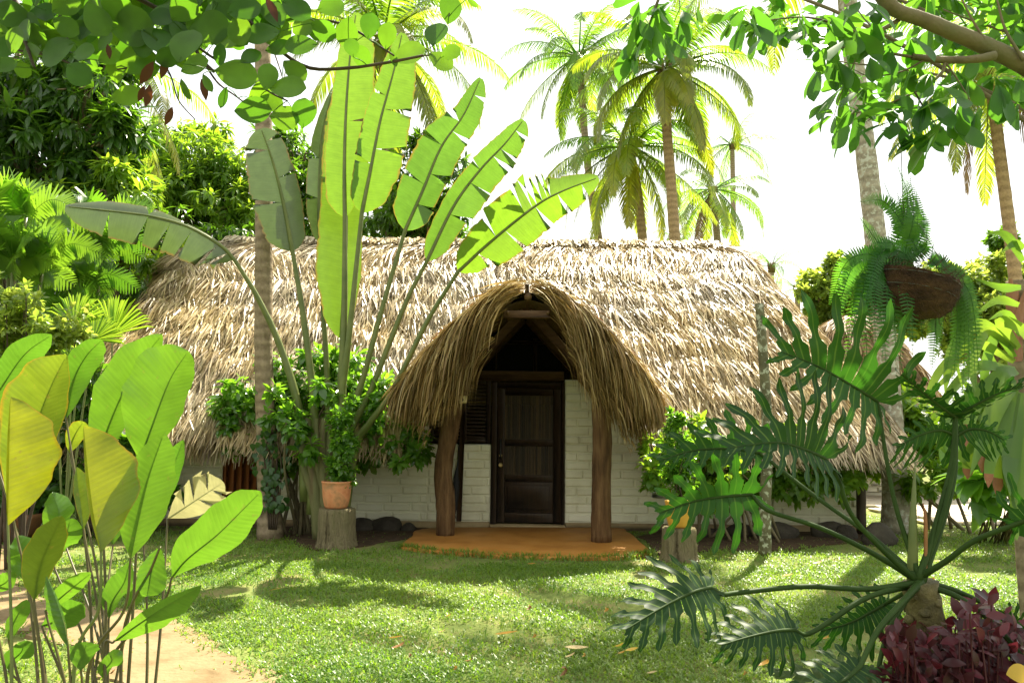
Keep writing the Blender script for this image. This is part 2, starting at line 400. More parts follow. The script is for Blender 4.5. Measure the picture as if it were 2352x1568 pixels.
# ------------------------------------------------------------------ light
ELEV, AZ = math.radians(55), math.radians(27)
SUN = A(math.cos(ELEV) * math.sin(AZ), math.cos(ELEV) * math.cos(AZ), math.sin(ELEV))
ld = bpy.data.lights.new('sun', 'SUN'); ld.energy = 4.6; ld.angle = math.radians(.5); ld.color = (1, .92, .74)
lo = bpy.data.objects.new('sun', ld); COL.objects.link(lo); lo.rotation_euler = Vector(SUN).to_track_quat('Z', 'Y').to_euler()
w = bpy.data.worlds.new('World'); scene.world = w; w.use_nodes = True; t = w.node_tree; t.nodes.clear()
sky = nd(t, 'ShaderNodeTexSky', sky_type='NISHITA', sun_disc=False, sun_elevation=ELEV, sun_rotation=AZ, dust_density=3.0, air_density=1.2)
gen = nd(t, 'ShaderNodeTexCoord').outputs['Generated']
mp = nd(t, 'ShaderNodeMapping'); mp.inputs['Scale'].default_value = (1, 1, 2.2); t.links.new(gen, mp.inputs[0])
cl = ramp(t, noise(t, mp.outputs[0], 2.2, 6, .55), [(.3, (.78,) * 3), (.6, (1, 1, 1))])
skyc = mixc(t, cl, sky.outputs[0], (4.3, 4.3, 4.1))
bg = nd(t, 'ShaderNodeBackground', i_Strength=.10); t.links.new(skyc, bg.inputs[0])
wo = nd(t, 'ShaderNodeOutputWorld'); t.links.new(bg.outputs[0], wo.inputs[0])
vs = scene.view_settings; vs.view_transform = 'Standard'; vs.look = 'None'; vs.gamma = 1; vs.exposure = 1.95
scene.render.engine = 'CYCLES'
cy = scene.cycles; cy.use_denoising = True; cy.max_bounces = 8; cy.diffuse_bounces = 4; cy.transmission_bounces = 6; cy.glossy_bounces = 3; cy.sample_clamp_indirect = 6

# ------------------------------------------------------------------ materials
M_BAN = leaf_mat('travellers_palm_leaf', (.045, .095, .026), (.06, .125, .03), (.12, .30, .035), (.30, .52, .02), .45, .34, .45, veins=2 * PI / .034, mottle=.12, edge=(.30, .20, .03))
M_BAN2 = leaf_mat('sheen_grey_paddle_leaf', (.10, .135, .06), (.12, .155, .065), (.14, .24, .04), None, .22, .3, .7, veins=2 * PI / .034, mottle=.15, edge=(.22, .14, .04))  # grey of the sky glare is put into this leaf colour
M_CALA = leaf_mat('calathea_leaf', (.035, .10, .016), (.10, .15, .012), (.08, .27, .03), (.56, .56, .01), .42, .3, .5, veins=2 * PI / .02, mottle=.22, edge=(.40, .26, .02), spots=(.26, .24, .03))
M_CALB = leaf_mat('fresh_calathea_leaf', (.04, .10, .016), (.07, .15, .02), (.15, .36, .02), (.28, .50, .02), .40, .28, .6, veins=2 * PI / .02, mottle=.18, spots=(.16, .22, .03))
M_CDRY = leaf_mat('dry_calathea_leaf', (.42, .40, .24), (.55, .50, .30), (.5, .45, .2), None, .3, .6, .3, veins=2 * PI / .02, mottle=.2)
M_STALK = solid('leaf_stalk', (.075, .105, .024), (.14, .16, .045), 4, .45, .2, .004)
M_STALKB = solid('brown_leaf_stalk', (.06, .045, .015), (.10, .09, .025), 4, .45, .2, .004)
M_RIB = solid('leaf_rib', (.22, .32, .06), (.28, .36, .08), 4, .45, .1, .003)
M_PHIL = leaf_mat('philodendron_leaf', (.010, .034, .008), (.020, .06, .012), (.03, .12, .008), (.06, .22, .012), .3, .5, .25, vein_col=(.10, .16, .03))
M_PHST = solid('philodendron_stalk', (.02, .042, .008), (.036, .068, .014), 5, .6, .15, .004, None, .15)
M_SEA = leaf_mat('broad_round_leaf', (.028, .070, .014), (.06, .13, .02), (.10, .30, .012), (.30, .56, .02), .42, .4, .3, mottle=.25)
M_OVR = leaf_mat('overhead_leaf', (.03, .085, .022), (.05, .12, .026), (.12, .38, .025), (.24, .55, .03), .42, .4, .3, mottle=.1)
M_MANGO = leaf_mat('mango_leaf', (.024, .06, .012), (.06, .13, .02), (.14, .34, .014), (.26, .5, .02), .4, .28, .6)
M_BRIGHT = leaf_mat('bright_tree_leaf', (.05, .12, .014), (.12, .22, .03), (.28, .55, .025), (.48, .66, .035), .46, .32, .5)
M_YEL = leaf_mat('hedge_tree_leaf', (.06, .12, .02), (.18, .25, .05), (.32, .5, .04), (.62, .7, .10), .48, .35, .5)
M_SHR = leaf_mat('glossy_shrub_leaf', (.045, .115, .02), (.10, .20, .03), (.2, .5, .02), (.34, .62, .03), .44, .2, .7)
M_FROND = leaf_mat('coconut_frond', (.05, .10, .022), (.16, .14, .02), (.22, .46, .02), (.58, .50, .03), .52, .32, .55)
M_DFROND = leaf_mat('dry_frond', (.12, .08, .03), (.22, .16, .06), (.25, .15, .05), None, .3, .6, .3)
M_FISH = leaf_mat('feather_palm_leaf', (.045, .11, .016), (.09, .18, .025), (.18, .44, .018), (.34, .58, .03), .44, .3, .5)
M_FERN = leaf_mat('fern_frond', (.03, .10, .025), (.055, .14, .03), (.10, .40, .03), (.26, .55, .03), .42, .42, .4)
M_STAG = leaf_mat('staghorn_frond', (.06, .14, .03), (.11, .19, .035), (.2, .42, .03), (.38, .55, .04), .4, .34, .5)
M_PURP = leaf_mat('purple_leaf', (.035, .012, .014), (.13, .02, .035), (.12, .03, .03), (.34, .04, .06), .3, .35, .5)
M_GREYL = leaf_mat('grey_green_leaf', (.07, .10, .045), (.10, .14, .06), (.12, .2, .05), None, .3, .45, .4, vein_col=(.14, .18, .08))
M_VINE = leaf_mat('ivy_leaf', (.02, .065, .012), (.04, .1, .016), (.08, .25, .01), None, .35, .35, .5)
M_GRASS = leaf_mat('grass_blade', (.06, .135, .016), (.17, .24, .045), (.22, .46, .02), (.40, .55, .04), .4, .4, .4)
M_DRYL = leaf_mat('fallen_leaf', (.40, .17, .02), (.55, .34, .05), (.35, .18, .02), (.5, .3, .05), .25, .5, .4, mottle=.3)
M_DEAD = leaf_mat('dead_leaf', (.06, .02, .012), (.10, .04, .02), (.15, .04, .01), None, .25, .6, .3)
M_TH = strand_mat('thatch', [(0, (.17, .105, .04)), (.3, (.38, .275, .125)), (.65, (.52, .40, .20)), (1, (.66, .56, .33))], .38, .2, .55, True)
M_THP = strand_mat('porch_thatch', [(0, (.13, .075, .022)), (.35, (.29, .185, .06)), (.7, (.42, .31, .12)), (1, (.56, .47, .24))], .45, .2)
M_THR = strand_mat('reddish_thatch', [(0, (.24, .09, .03)), (1, (.48, .25, .11))], .5, .2)
M_TH2 = strand_mat('warm_brown_thatch', [(0, (.17, .10, .04)), (1, (.46, .34, .17))], .5, .18)
M_THB = solid('thatch_bed', (.10, .065, .03), (.22, .15, .075), 14, .9, .6, .04, (1, 1, .25))
M_BRICK = solid('white_painted_brick', (.50, .46, .30), (.68, .65, .47), 1.3, .65, .4, .004, None, .35, (.73, .70, .54), 9)
M_WOODD = solid('dark_wood', (.022, .012, .005), (.045, .025, .011), 5, .5, .3, .004, (6, 6, .6))
M_WOODM = solid('brown_post_wood', (.05, .026, .010), (.12, .065, .026), 3.2, .75, .8, .02, (5, 5, .7), .2, (.19, .115, .05))
M_WOODB = solid('beam_wood', (.06, .03, .011), (.13, .07, .025), 4, .6, .4, .008, (1, 6, 6))
M_DOORB = solid('orange_brown_door', (.24, .075, .018), (.33, .115, .03), 4, .5, .3, .005, (6, 6, .6))
M_REED = strand_mat('reed_slats', [(0, (.018, .011, .005)), (.75, (.042, .026, .011)), (1, (.10, .06, .022))], .5, 0)
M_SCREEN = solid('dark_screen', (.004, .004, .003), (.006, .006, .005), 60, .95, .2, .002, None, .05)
M_PATIO = solid('orange_painted_concrete', (.28, .115, .018), (.38, .165, .028), 2.4, .65, .4, .006, None, .3, (.42, .20, .045), 9)
M_PLINTH = solid('tan_plinth', (.24, .17, .08), (.32, .24, .12), 5, .8, .3, .006)
M_TERRA = solid('terracotta', (.46, .15, .06), (.58, .25, .11), 7, .6, .35, .008, None, .4, (.26, .16, .07), 8)
M_YPOT = solid('yellow_ochre_glaze', (.52, .26, .03), (.62, .34, .05), 5, .45, .2, .006)
M_BPOT = solid('brown_clay', (.14, .06, .025), (.22, .10, .04), 5, .7, .3, .006)
M_STUMP = solid('weathered_stump', (.05, .038, .018), (.24, .20, .11), 2.2, .9, 1, .06, (5, 5, .6), .15, (.15, .145, .06))
M_SOIL = solid('bare_soil', (.045, .028, .015), (.10, .065, .035), 9, .95, .8, .03, None, .2)
M_SAND = solid('sandy_path', (.13, .088, .042), (.215, .155, .082), 2.5, .95, .8, .02, None, .15, (.24, .18, .10), 9)
M_GND = solid('lawn_soil', (.075, .11, .022), (.14, .17, .045), 1.6, .95, .6, .03, None, .15, (.22, .17, .08))
M_STONE = solid('dark_fieldstone', (.028, .022, .015), (.06, .05, .034), 6, .85, .6, .02)
M_COIR = solid('coconut_coir', (.035, .016, .008), (.12, .06, .026), 10, .95, 1, .03, (1, 1, 2.5))
M_BRASS = solid('aged_brass', (.38, .27, .10), (.5, .38, .16), 20, .35, .1, .001)
M_BLACK = solid('black_cloth', (.012, .012, .013), (.02, .02, .02), 20, .7, .2, .003)
M_CREAM = solid('cream_enamel', (.62, .48, .2), (.7, .56, .26), 8, .5, .1, .002)
M_WHITE = solid('white_plastic', (.6, .6, .5), (.66, .66, .56), 8, .5, .05, .002)
M_WIRE = solid('wire', (.08, .08, .07), (.12, .12, .1), 8, .5, .05, .001)
M_TRUNK = bark_mat('palm_bark', (.13, .095, .055), (.30, .235, .15), 42)
M_TRUNKG = bark_mat('grey_palm_bark', (.15, .13, .09), (.36, .32, .24), 34, (.42, .42, .34))
M_TRUNKB = bark_mat('golden_palm_bark', (.17, .115, .055), (.36, .26, .14), 30)
M_LICH = bark_mat('lichen_bark', (.07, .065, .035), (.14, .13, .07), 14, (.36, .38, .28))
M_BARK = solid('smooth_bark', (.085, .068, .036), (.16, .13, .07), 5, .8, .5, .012, None, .25, (.13, .125, .06))
M_TWIG = solid('twig', (.035, .024, .014), (.075, .052, .03), 8, .8, .4, .006)
M_COCO = solid('green_coconut', (.20, .20, .035), (.30, .28, .05), 6, .45, .1, .004)
M_PTR = solid('philodendron_trunk', (.035, .03, .012), (.16, .13, .045), 9, .7, .5, .02)
M_SHEATH = solid('red_brown_sheath', (.18, .06, .02), (.30, .13, .045), 4, .45, .3, .01, (4, 4, .5))
M_SHTH = solid('sheathed_stalk_base', (.09, .10, .035), (.15, .15, .06), 3, .6, .3, .008, (4, 4, .4), .3, (.12, .085, .04))
M_PAVE = solid('pale_paving', (.46, .40, .30), (.56, .5, .39), 5, .85, .3, .008)

# ------------------------------------------------------------------ ground
m = MB(); n = 60; xs = np.concatenate([np.linspace(-400, -14, 8), np.linspace(-13, 13, 45), np.linspace(14, 400, 8)]); ys = np.concatenate([np.linspace(-30, 0, 5), np.linspace(1, 16, 30), np.linspace(18, 700, 10)])
gx, gy = np.meshgrid(xs, ys, indexing='ij'); near = (np.abs(gx) < 13) & (gy > 0) & (gy < 12)
gz = np.where(near, .0 + .012 * np.sin(gx * 1.9 + gy) * np.sin(gy * 1.3), 0) - .012
m.add(np.stack([gx, gy, gz], -1), grid_faces(len(xs), len(ys)))
setting(m.obj('ground', M_GND))
def sheet(name, outline, z, mat, jit=.05, sub=6):
    p = np.array(outline, float); k = len(p); t_ = np.arange(k * sub) / sub; i = t_.astype(int); f = (t_ - i)[:, None]
    q = p[i % k] * (1 - f) + p[(i + 1) % k] * f; q = q + N(0, jit, q.shape); c = q.mean(0)
    from mathutils.geometry import tessellate_polygon
    L = len(q); V = np.vstack([np.c_[q, np.full(L, z)], np.c_[c + (q - c) * 1.004, np.full(L, z - .03)]])
    F3 = np.array(tessellate_polygon([[Vector((*v, 0)) for v in q]])); F4 = np.array([[i, (i + 1) % L, (i + 1) % L + L, i + L] for i in range(L)])
    mm = MB(); mm.add(V, [F4, F3]); return mm.obj(name, mat, None, False)
g2 = lambda *px: [G(x, y)[:2] for x, y in px]
SAND_PX = [(-400, 1240), (0, 1250), (60, 1290), (30, 1340), (150, 1385), (260, 1395), (360, 1405), (440, 1440), (500, 1490), (580, 1530), (650, 1580), (640, 1660), (420, 1680), (300, 1600), (240, 1545), (190, 1490), (60, 1450), (-100, 1440), (-400, 1420)]
_old = [(-500, 1255), (40, 1262), (190, 1240), (250, 1262), (150, 1310), (250, 1345), (395, 1400), (480, 1450), (560, 1505), (640, 1560), (690, 1640), (500, 1700), (240, 1585), (120, 1480), (-20, 1420), (-500, 1400)]
SAND = np.array(g2(*SAND_PX)); setting(sheet('sand_path', SAND, .006, M_SAND, .05))
SOIL = np.array(g2((1470, 1232), (1530, 1285), (1640, 1262), (1760, 1268), (1900, 1250), (2040, 1240), (2060, 1216), (1900, 1214), (1560, 1210)))
setting(sheet('soil_bed', SOIL, .007, M_SOIL, .04))
SOIL2 = np.array(g2((640, 1225), (720, 1262), (820, 1258), (930, 1238), (1000, 1215), (900, 1200), (640, 1200))); setting(sheet('shrub_bed', SOIL2, .007, M_SOIL, .04))
PAT = np.array(g2((918, 1258), (945, 1236), (1000, 1216), (1390, 1216), (1440, 1224), (1470, 1248), (1492, 1272), (1440, 1283), (1300, 1285), (1150, 1280), (1000, 1270)))
m = MB(); k = len(PAT) * 5; t_ = np.arange(k) / 5; 
pc = np.vstack([PAT, PAT[:3]]); q = cr(pc, (len(pc) - 1) * 5 + 1)[:k]
lathe_v = [np.c_[q, np.full(k, -.02)], np.c_[q, np.full(k, .022)], np.c_[(q - q.mean(0)) * .985 + q.mean(0), np.full(k, .032)], np.c_[(q - q.mean(0)) * .5 + q.mean(0), np.full(k, .034)]]
m.add(np.concatenate(lathe_v), [grid_faces(4, k, True), (np.arange(k) + 3 * k)[None]]); setting(m.obj('patio_slab', M_PATIO))
# paved yard behind the hut's far corner
m = MB()
for i in range(16):
    for j in range(12):
        x0, y0 = 6.7 + i * .62 + (j % 2) * .3, 13.2 + j * .42
        box(m, (x0, y0, .0), (x0 + .6, y0 + .4, .045), .01, U(0, 1), .004)
setting(m.obj('paved_path', M_PAVE, None, False))

# ------------------------------------------------------------------ hut
YW = 12.2
wx = lambda px: P(px, 1000, YW)[0]
wz = lambda py, px=1200: P(px, py, YW)[2]
hut = thing('thatched_hut', 'long white brick hut with deep thatched roof and arched thatched porch', 'hut', (0, YW, 0))
def bricks(m, x0, x1, z0, z1, L=.40, H=.128, y=YW):
    r = 0; z = z0
    while z < z1 - .03:
        h = min(H, z1 - z); x = x0 - (L * .5 if r % 2 else 0) + U(-.05, .05)
        while x < x1 - .02:
            l = L * U(.9, 1.1); a, b = max(x, x0), min(x + l, x1)
            if b - a > .05: box(m, (a + .010, y - .022 - U(0, .010), z + .011 + U(-.002, .004)), (b - .010, y + .03, z + h - .011 + U(-.003, .002)), .011, U(0, 1), .0016)
            x += l
        z += h; r += 1
m = MB(); ZP = .10
xl_, xr_ = -5.7, wx(1962)
for a, b, z0, z1 in ((-5.7, wx(515), ZP, 1.9), (wx(602), wx(985), ZP, 1.9), (wx(985), wx(1128), ZP, wz(1020)), (wx(1297), wx(1400), ZP, wz(870)), (wx(1400), xr_, ZP, 1.9)):
    bricks(m, a, b, z0, z1)
for a, b, z1 in ((-5.7, wx(515), 1.95), (wx(602), wx(985), 1.95), (wx(985), wx(1128), wz(1021)), (wx(1297) + .004, wx(1400), wz(871)), (wx(1400) + .002, xr_, 1.95)):
    box(m, (a, YW - .006, 0.02), (b, YW + .18, z1), .004)
box(m, (-5.7, YW + .2, 0), (-5.52, 18.2, 1.95), .01); box(m, (xr_ - .18, YW + .2, 0), (xr_, 18.2, 1.95), .01); box(m, (-5.5, 18.0, 0), (xr_ - .2, 18.2, 1.95), .01)
for y in np.arange(YW + .2, 18, .42):
    for r in range(14): box(m, (xr_ - .01, y + (r % 2) * .2 + .006, .1 + r * .128 + .006), (xr_ + .022, y + (r % 2) * .2 + .39, .1 + (r + 1) * .128 - .006), .02, .5, .002)
m.obj('wall', M_BRICK, hut, False)
m = MB(); box(m, (-5.75, YW - .075, -.02), (wx(1128), YW - .008, ZP - .004), .015); box(m, (wx(1297), YW - .075, -.02), (xr_ + .05, YW - .008, ZP - .004), .015); box(m, (wx(1126), YW - .10, -.02), (wx(1299), YW + .1, .06), .012); m.obj('plinth', M_PLINTH, hut)
# front door: frame, leaf with two reed panels and a lower board panel
dx0, dx1, dz0, dz1 = wx(1142), wx(1288), .085, wz(893)
m = MB(); fw = .075
box(m, (wx(1128) + .003, YW - .05, .062), (dx0 - .004, YW + .08, dz1 + .10), .008); box(m, (dx1 + .004, YW - .05, .062), (wx(1297) - .003, YW + .08, dz1 + .10), .008)
box(m, (dx0 - .003, YW - .045, dz1 + .006), (dx1 + .003, YW + .08, dz1 + .095), .008)
m.obj('door_frame', M_WOODD, hut)
door = MB(); H = dz1 - dz0; st = .115; yb0, yb1 = YW - .01, YW + .03
zA, zB, zC, zD, zE = dz0 + .14, dz0 + .60, dz0 + .70, dz0 + 1.13, dz0 + 1.23
zT = dz1 - .10
for a, b in ((dx0, dx0 + st), (dx1 - st, dx1)): box(door, (a, yb0, dz0), (b, yb1, dz1), .006)
for a, b in ((dz0, zA), (zB, zC), (zD, zE), (zT, dz1)): box(door, (dx0 + st + .001, yb0 + .002, a), (dx1 - st - .001, yb1, b), .006)
box(door, (dx0 + st, yb0 + .02, zA), (dx1 - st, yb1 - .002, zB), .004); box(door, (dx0 + st + .05, yb0 + .008, zA + .05), (dx1 - st - .05, yb0 + .022, zB - .05), .012)
dr = door.obj('door', M_WOODD, hut)
reed = MB()
for a, b in ((zC, zD), (zE, zT)):
    nx = 44
    for i in range(nx):
        x = dx0 + st + (i + .5) / nx * (dx1 - dx0 - 2 * st); tube(reed, [(x, yb0 + .02, a - .004), (x + U(-.002, .002), yb0 + .02, b + .004)], [.0085], 6, U(0, 1), False)
reed.obj('reed_panel', M_REED, dr)
hm = MB(); hx = dx0 + .055; hz = wz(1030)
tube(hm, cr([(hx, yb0, hz - .13), (hx, yb0 - .05, hz - .11), (hx, yb0 - .055, hz), (hx, yb0 - .05, hz + .11), (hx, yb0, hz + .13)], 14), [.014], 8); hm.obj('handle', M_BLACK, dr)
km = MB(); lathe(km, [(.0, 0), (.03, 0), (.032, .006), (.012, .012), (.012, .03), (.026, .04), (.028, .055), (.018, .066), (.0, .068)], A(0, 0, 0), 20)
for V in km.V: V[:] = np.stack([V[:, 0] + hx, yb0 - V[:, 2], V[:, 1] + wz(1068)], -1)
km.obj('door_knob', M_BRASS, dr)
lm = MB(); lathe(lm, [(0, 0), (.024, 0), (.024, .008), (.018, .014), (0, .015)], A(0, 0, 0), 18)
for V in lm.V: V[:] = np.stack([V[:, 0] + hx, yb0 - V[:, 2], V[:, 1] + wz(1046)], -1)
lm.obj('lock', M_BRASS, dr)
# louvred window left of the door, above the low wall
lx0, lx1, lz0, lz1 = wx(985), wx(1126), wz(1018), wz(876)
m = MB(); mid_ = wx(1066)
for a, b in ((lx0, lx0 + .07), (mid_ - .04, mid_ + .04), (lx1 - .07, lx1)): box(m, (a, YW - .02, lz0 + .002), (b, YW + .06, lz1), .006)
for a, b in ((lz0 + .003, lz0 + .06), (lz1 - .06, lz1)):
    box(m, (lx0 + .072, YW - .016, a), (mid_ - .042, YW + .05, b), .005); box(m, (mid_ + .042, YW - .016, a), (lx1 - .072, YW + .05, b), .005)
lw = m.obj('louvre_window', M_WOODD, hut); m = MB()
for a, b in ((lx0 + .072, mid_ - .042), (mid_ + .042, lx1 - .072)):
    for z in np.arange(lz0 + .07, lz1 - .08, .055):
        V0 = len(m.V); beam(m, (a, YW + .02, z + .02), (b, YW + .02, z + .02), .055, .01, .5, A(0, -.7, .7))
m.obj('louvre_slats', M_WOODD, lw)
# header, screen and studs over the door inside the porch
m = MB(); box(m, (wx(985), YW - .04, wz(874)), (wx(1294), YW + .10, wz(852)), .01); m.obj('header_beam', M_WOODB, hut)
m = MB(); zs0 = wz(851) + .002
xc0 = .2
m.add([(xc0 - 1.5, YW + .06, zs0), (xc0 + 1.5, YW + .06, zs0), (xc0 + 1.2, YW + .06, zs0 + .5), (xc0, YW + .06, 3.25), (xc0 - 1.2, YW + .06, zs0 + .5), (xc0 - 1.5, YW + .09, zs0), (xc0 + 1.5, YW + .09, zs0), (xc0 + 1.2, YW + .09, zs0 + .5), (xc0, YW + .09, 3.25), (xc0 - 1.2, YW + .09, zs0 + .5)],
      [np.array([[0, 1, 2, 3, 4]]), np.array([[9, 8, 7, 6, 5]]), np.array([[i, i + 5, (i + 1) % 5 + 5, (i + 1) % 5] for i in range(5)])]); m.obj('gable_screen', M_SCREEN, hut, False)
m = MB()
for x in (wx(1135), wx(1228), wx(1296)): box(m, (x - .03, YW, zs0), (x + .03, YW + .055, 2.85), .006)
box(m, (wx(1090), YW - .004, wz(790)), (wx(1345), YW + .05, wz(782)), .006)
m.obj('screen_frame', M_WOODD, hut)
# brown plank door in the left wing
sx0, sx1 = wx(516), wx(601)
m = MB()
for i in range(4):
    a = sx0 + .05 + i * (sx1 - sx0 - .1) / 4; box(m, (a + .003, YW + .0, .07), (a + (sx1 - sx0 - .1) / 4 - .003, YW + .04, 1.85), .006, U(0, 1))
sd = m.obj('side_door', M_DOORB, hut); m = MB()
box(m, (sx0 + .002, YW - .02, .06), (sx0 + .048, YW + .1, 1.9), .006); box(m, (sx1 - .048, YW - .02, .06), (sx1 - .002, YW + .1, 1.9), .006); m.obj('frame', M_DOORB, sd)
m = MB(); kx = sx0 + .10; lathe(m, [(0, 0), (.028, 0), (.012, .012), (.012, .03), (.026, .04), (.026, .055), (0, .065)], A(0, 0, 0), 16)
for V in m.V: V[:] = np.stack([V[:, 0] + kx, YW - V[:, 2], V[:, 1] + wz(1035)], -1)
m.obj('door_knob', M_BRASS, sd)
for i in range(4):
    for zz in (1.13, .45):
        m = MB(); lathe(m, [(0, -.01), (.016, -.01), (.012, .004), (0, .007)], A(0, 0, 0), 10); V = m.V[-1]; V[:] = np.stack([V[:, 0] + sx0 + .2 + i * .12, YW - V[:, 2], V[:, 1] + zz], -1); m.obj('stud', M_WOODD, sd)
m = MB(); px_ = P(1971, 1000, YW - .25)[0]; tube(m, cr([(px_, YW - .25, -.02), (px_ + .02, YW - .25, .8), (px_, YW - .25, 1.75)], 10), [.07, .065], 10, jit=.03); m.obj('corner_post', M_WOODD, hut)
m = MB(); x_, z_ = P(1509, 1133, YW)[0], P(1509, 1133, YW)[2]; box(m, (x_ - .09, YW - .06, z_ - .06), (x_ + .09, YW - .032, z_ + .06), .008); m.obj('socket_box', M_WHITE, hut)
# porch posts and wall post
YP = 10.95
m = MB(); tube(m, cr([P(1022, 1232, 11.2), P(1024, 1160, 11.2), P(1018, 1080, 11.2), P(1030, 1000, 11.2), P(1040, 930, 11.2), P(1046, 850, 11.2)], 26), [.125, .135, .125, .13, .14, .14], 14, jit=.035); m.obj('porch_post', M_WOODM, hut)
m = MB(); tube(m, cr([P(1381, 1243, 10.75), P(1381, 1120, 10.75), P(1383, 1000, 10.75), P(1378, 880, 10.75)], 22), [.135, .128, .13, .12], 12, jit=.02); m.obj('porch_post', M_WOODM, hut)
m = MB(); a, b = P(1054, 1196, YW - .12), P(1066, 880, YW - .12); beam(m, a, b, .075, .07, .5, A(0, 1, 0)); m.obj('wall_post', M_WOODD, hut)

# ---- main roof
XC = .2
YR, HALF, ZR, ZD = 15.2, 3.9, 4.9, 3.42
def roofS(s, t):
    s, t = np.broadcast_arrays(np.asarray(s, float), np.asarray(t, float))
    xl = -5.45 - .92 * np.minimum(1, t / .16) ** .6 - .3 * t; xr = 4.0 + 1.6 * t ** .62; yf = YR - HALF * t; yb = YR + HALF * t
    r = np.minimum(.85, .08 + HALF * t * .7); z = ZR - ZD * t ** 1.2 - .07 * np.sin(t * 3) 
    def lerp(a, b, u): return a + (b - a) * u
    x = np.zeros_like(s); y = np.zeros_like(s)
    def seg(a, b): return (s >= a) & (s < b), np.clip((s - a) / (b - a), 0, 1)
    for a, b, fx, fy in (
        (-1, .14, lambda u: xl, lambda u: lerp(yb - r, yf + r, u)), (.14, .2, lambda u: xl + r - r * np.cos(u * PI / 2), lambda u: yf + r - r * np.sin(u * PI / 2)),
        (.2, .62, lambda u: lerp(xl + r, xr - r, u), lambda u: yf), (.62, .68, lambda u: xr - r + r * np.sin(u * PI / 2), lambda u: yf + r - r * np.cos(u * PI / 2)),
        (.68, .82, lambda u: xr, lambda u: lerp(yf + r, yb - r, u)), (.82, .85, lambda u: xr - r + r * np.cos(u * PI / 2), lambda u: yb - r + r * np.sin(u * PI / 2)),
        (.85, .97, lambda u: lerp(xr - r, xl + r, u), lambda u: yb), (.97, 9, lambda u: xl + r - r * np.sin(np.clip((s - .97) / .03, 0, 1) * PI / 2), lambda u: yb - r + r * np.cos(np.clip((s - .97) / .03, 0, 1) * PI / 2))):
        k, u = seg(a, b)
        if a == -1: u = np.clip(s / .14, 0, 1)
        x = np.where(k, fx(u), x); y = np.where(k, fy(u), y)
    return np.stack([x, y, z], -1)
def porch_z(x): return 3.30 - 1.66 * (np.abs(x - XC) / 1.78) ** 1.55
def in_porch(p, pad=.0): return (np.abs(p[..., 0] - XC) < 1.66 + pad) & (p[..., 2] < porch_z(p[..., 0]) + .05 + pad) & (p[..., 1] < 13.3)
def frame_of(S, s, t, e=.004):
    p = S(s, t); dn = nrm(S(s, np.minimum(t + e, 1.2)) - S(s, t - e)); sd = nrm(S(np.clip(s + e, 0, 1), t) - S(np.clip(s - e, 0, 1), t)); n_ = nrm(np.cross(sd, dn)); n_ = np.where(n_[..., 2:3] < 0, -n_, n_)
    return p, dn, sd, n_
m = MB(); ss = np.linspace(0, 1, 150); tt = np.linspace(.015, 1, 30); S_, T_ = np.meshgrid(ss, tt, indexing='ij'); V = roofS(S_, T_); Vd = V - A(0, 0, .06)
F = grid_faces(150, 30); Vf = Vd.reshape(-1, 3); keep = ~in_porch(Vf[F].mean(1)); m.add(Vf, F[keep]); Vi = Vf - A(0, 0, .16); m.add(Vi, F[keep][:, ::-1])
roof = m.obj('roof', M_TH, hut)
roof.data.materials.clear(); roof.data.materials.append(M_THB)
NC = 8
def thatch(m, S, n_, srange, trange, courses, L, lift, filt=None, sway=.3, wid=(.012, .028), rbias=0.0, wavy=.03, grav=0.0):
    s = U(*srange, n_)
    if courses:
        k = rg.integers(0, courses, n_); f = U(0, 1, n_) ** .75
        t_ = trange[0] + (trange[1] - trange[0]) * (k + f) / courses + wavy * np.sin(s * 31 + k * 2.1) + wavy * .7 * np.sin(s * 77 + k * 1.3); t_ = np.clip(t_, .012, trange[1])
        hb = f ** 2
    else:
        t_ = U(*trange, n_); hb = np.full(n_, .5)
    p, dn, sd, nn_ = frame_of(S, s, t_)
    clump = np.sin(s * 190 + t_ * 37) * .5 + np.sin(s * 83 - t_ * 21) * .5
    sw = N(0, sway, n_) + clump * sway * .6
    d = nrm(dn + sd * sw[:, None] + A(0, 0, -grav))
    L_ = U(*L, n_); l0 = lift[0] + hb * lift[1] * U(.3, 1, n_); l1 = l0 + U(-.03, lift[2], n_)
    a = p + nn_ * l0[:, None] - dn * .03; b = p + d * (L_ * .5)[:, None] + nn_ * (l0 * .5 + l1 * .5 + U(0, .02, n_))[:, None]; c = p + d * L_[:, None] + nn_ * l1[:, None] + A(0, 0, -.12) * (L_ ** 2)[:, None]
    C = np.stack([a, b, c], 1)
    tw = N(0, .55, n_)[:, None]; side = nrm(np.cross(d, nn_) * np.cos(tw) + nn_ * np.sin(tw))
    w0 = U(*wid, n_); W = np.stack([w0 * .8, w0, w0 * .25], 1)
    r = np.clip(U(0, 1, n_) * .7 + .15 + clump * .12 + rbias + N(0, .1, n_), 0, 1)
    if filt is not None:
        k = filt(C); C, W, side, r = C[k], W[k], side[k], r[k]
    ribbons(m, C, W, side, r)
m = MB(); hole = lambda C: ~(in_porch(C[:, 2]) | in_porch(C[:, 1]))
thatch(m, roofS, 88000, (.17, .655), (.0, 1.0), NC, (.3, .75), (.0, .14, .05), hole, .25, (.006, .015))
thatch(m, roofS, 42000, (.17, .655), (.0, 1.0), 0, (.3, .7), (.0, .15, .07), hole, .26, (.006, .014))
thatch(m, roofS, 26000, (.03, .2), (.0, 1.0), NC, (.3, .7), (.0, .15, .06), hole, .26, (.006, .017))
thatch(m, roofS, 26000, (.63, .8), (.0, 1.0), NC, (.3, .7), (.0, .15, .06), hole, .26, (.006, .017))
thatch(m, roofS, 5000, (.8, 1), (.0, 1.0), NC, (.5, .8), (.0, .15, .07), hole, .3, (.03, .06))
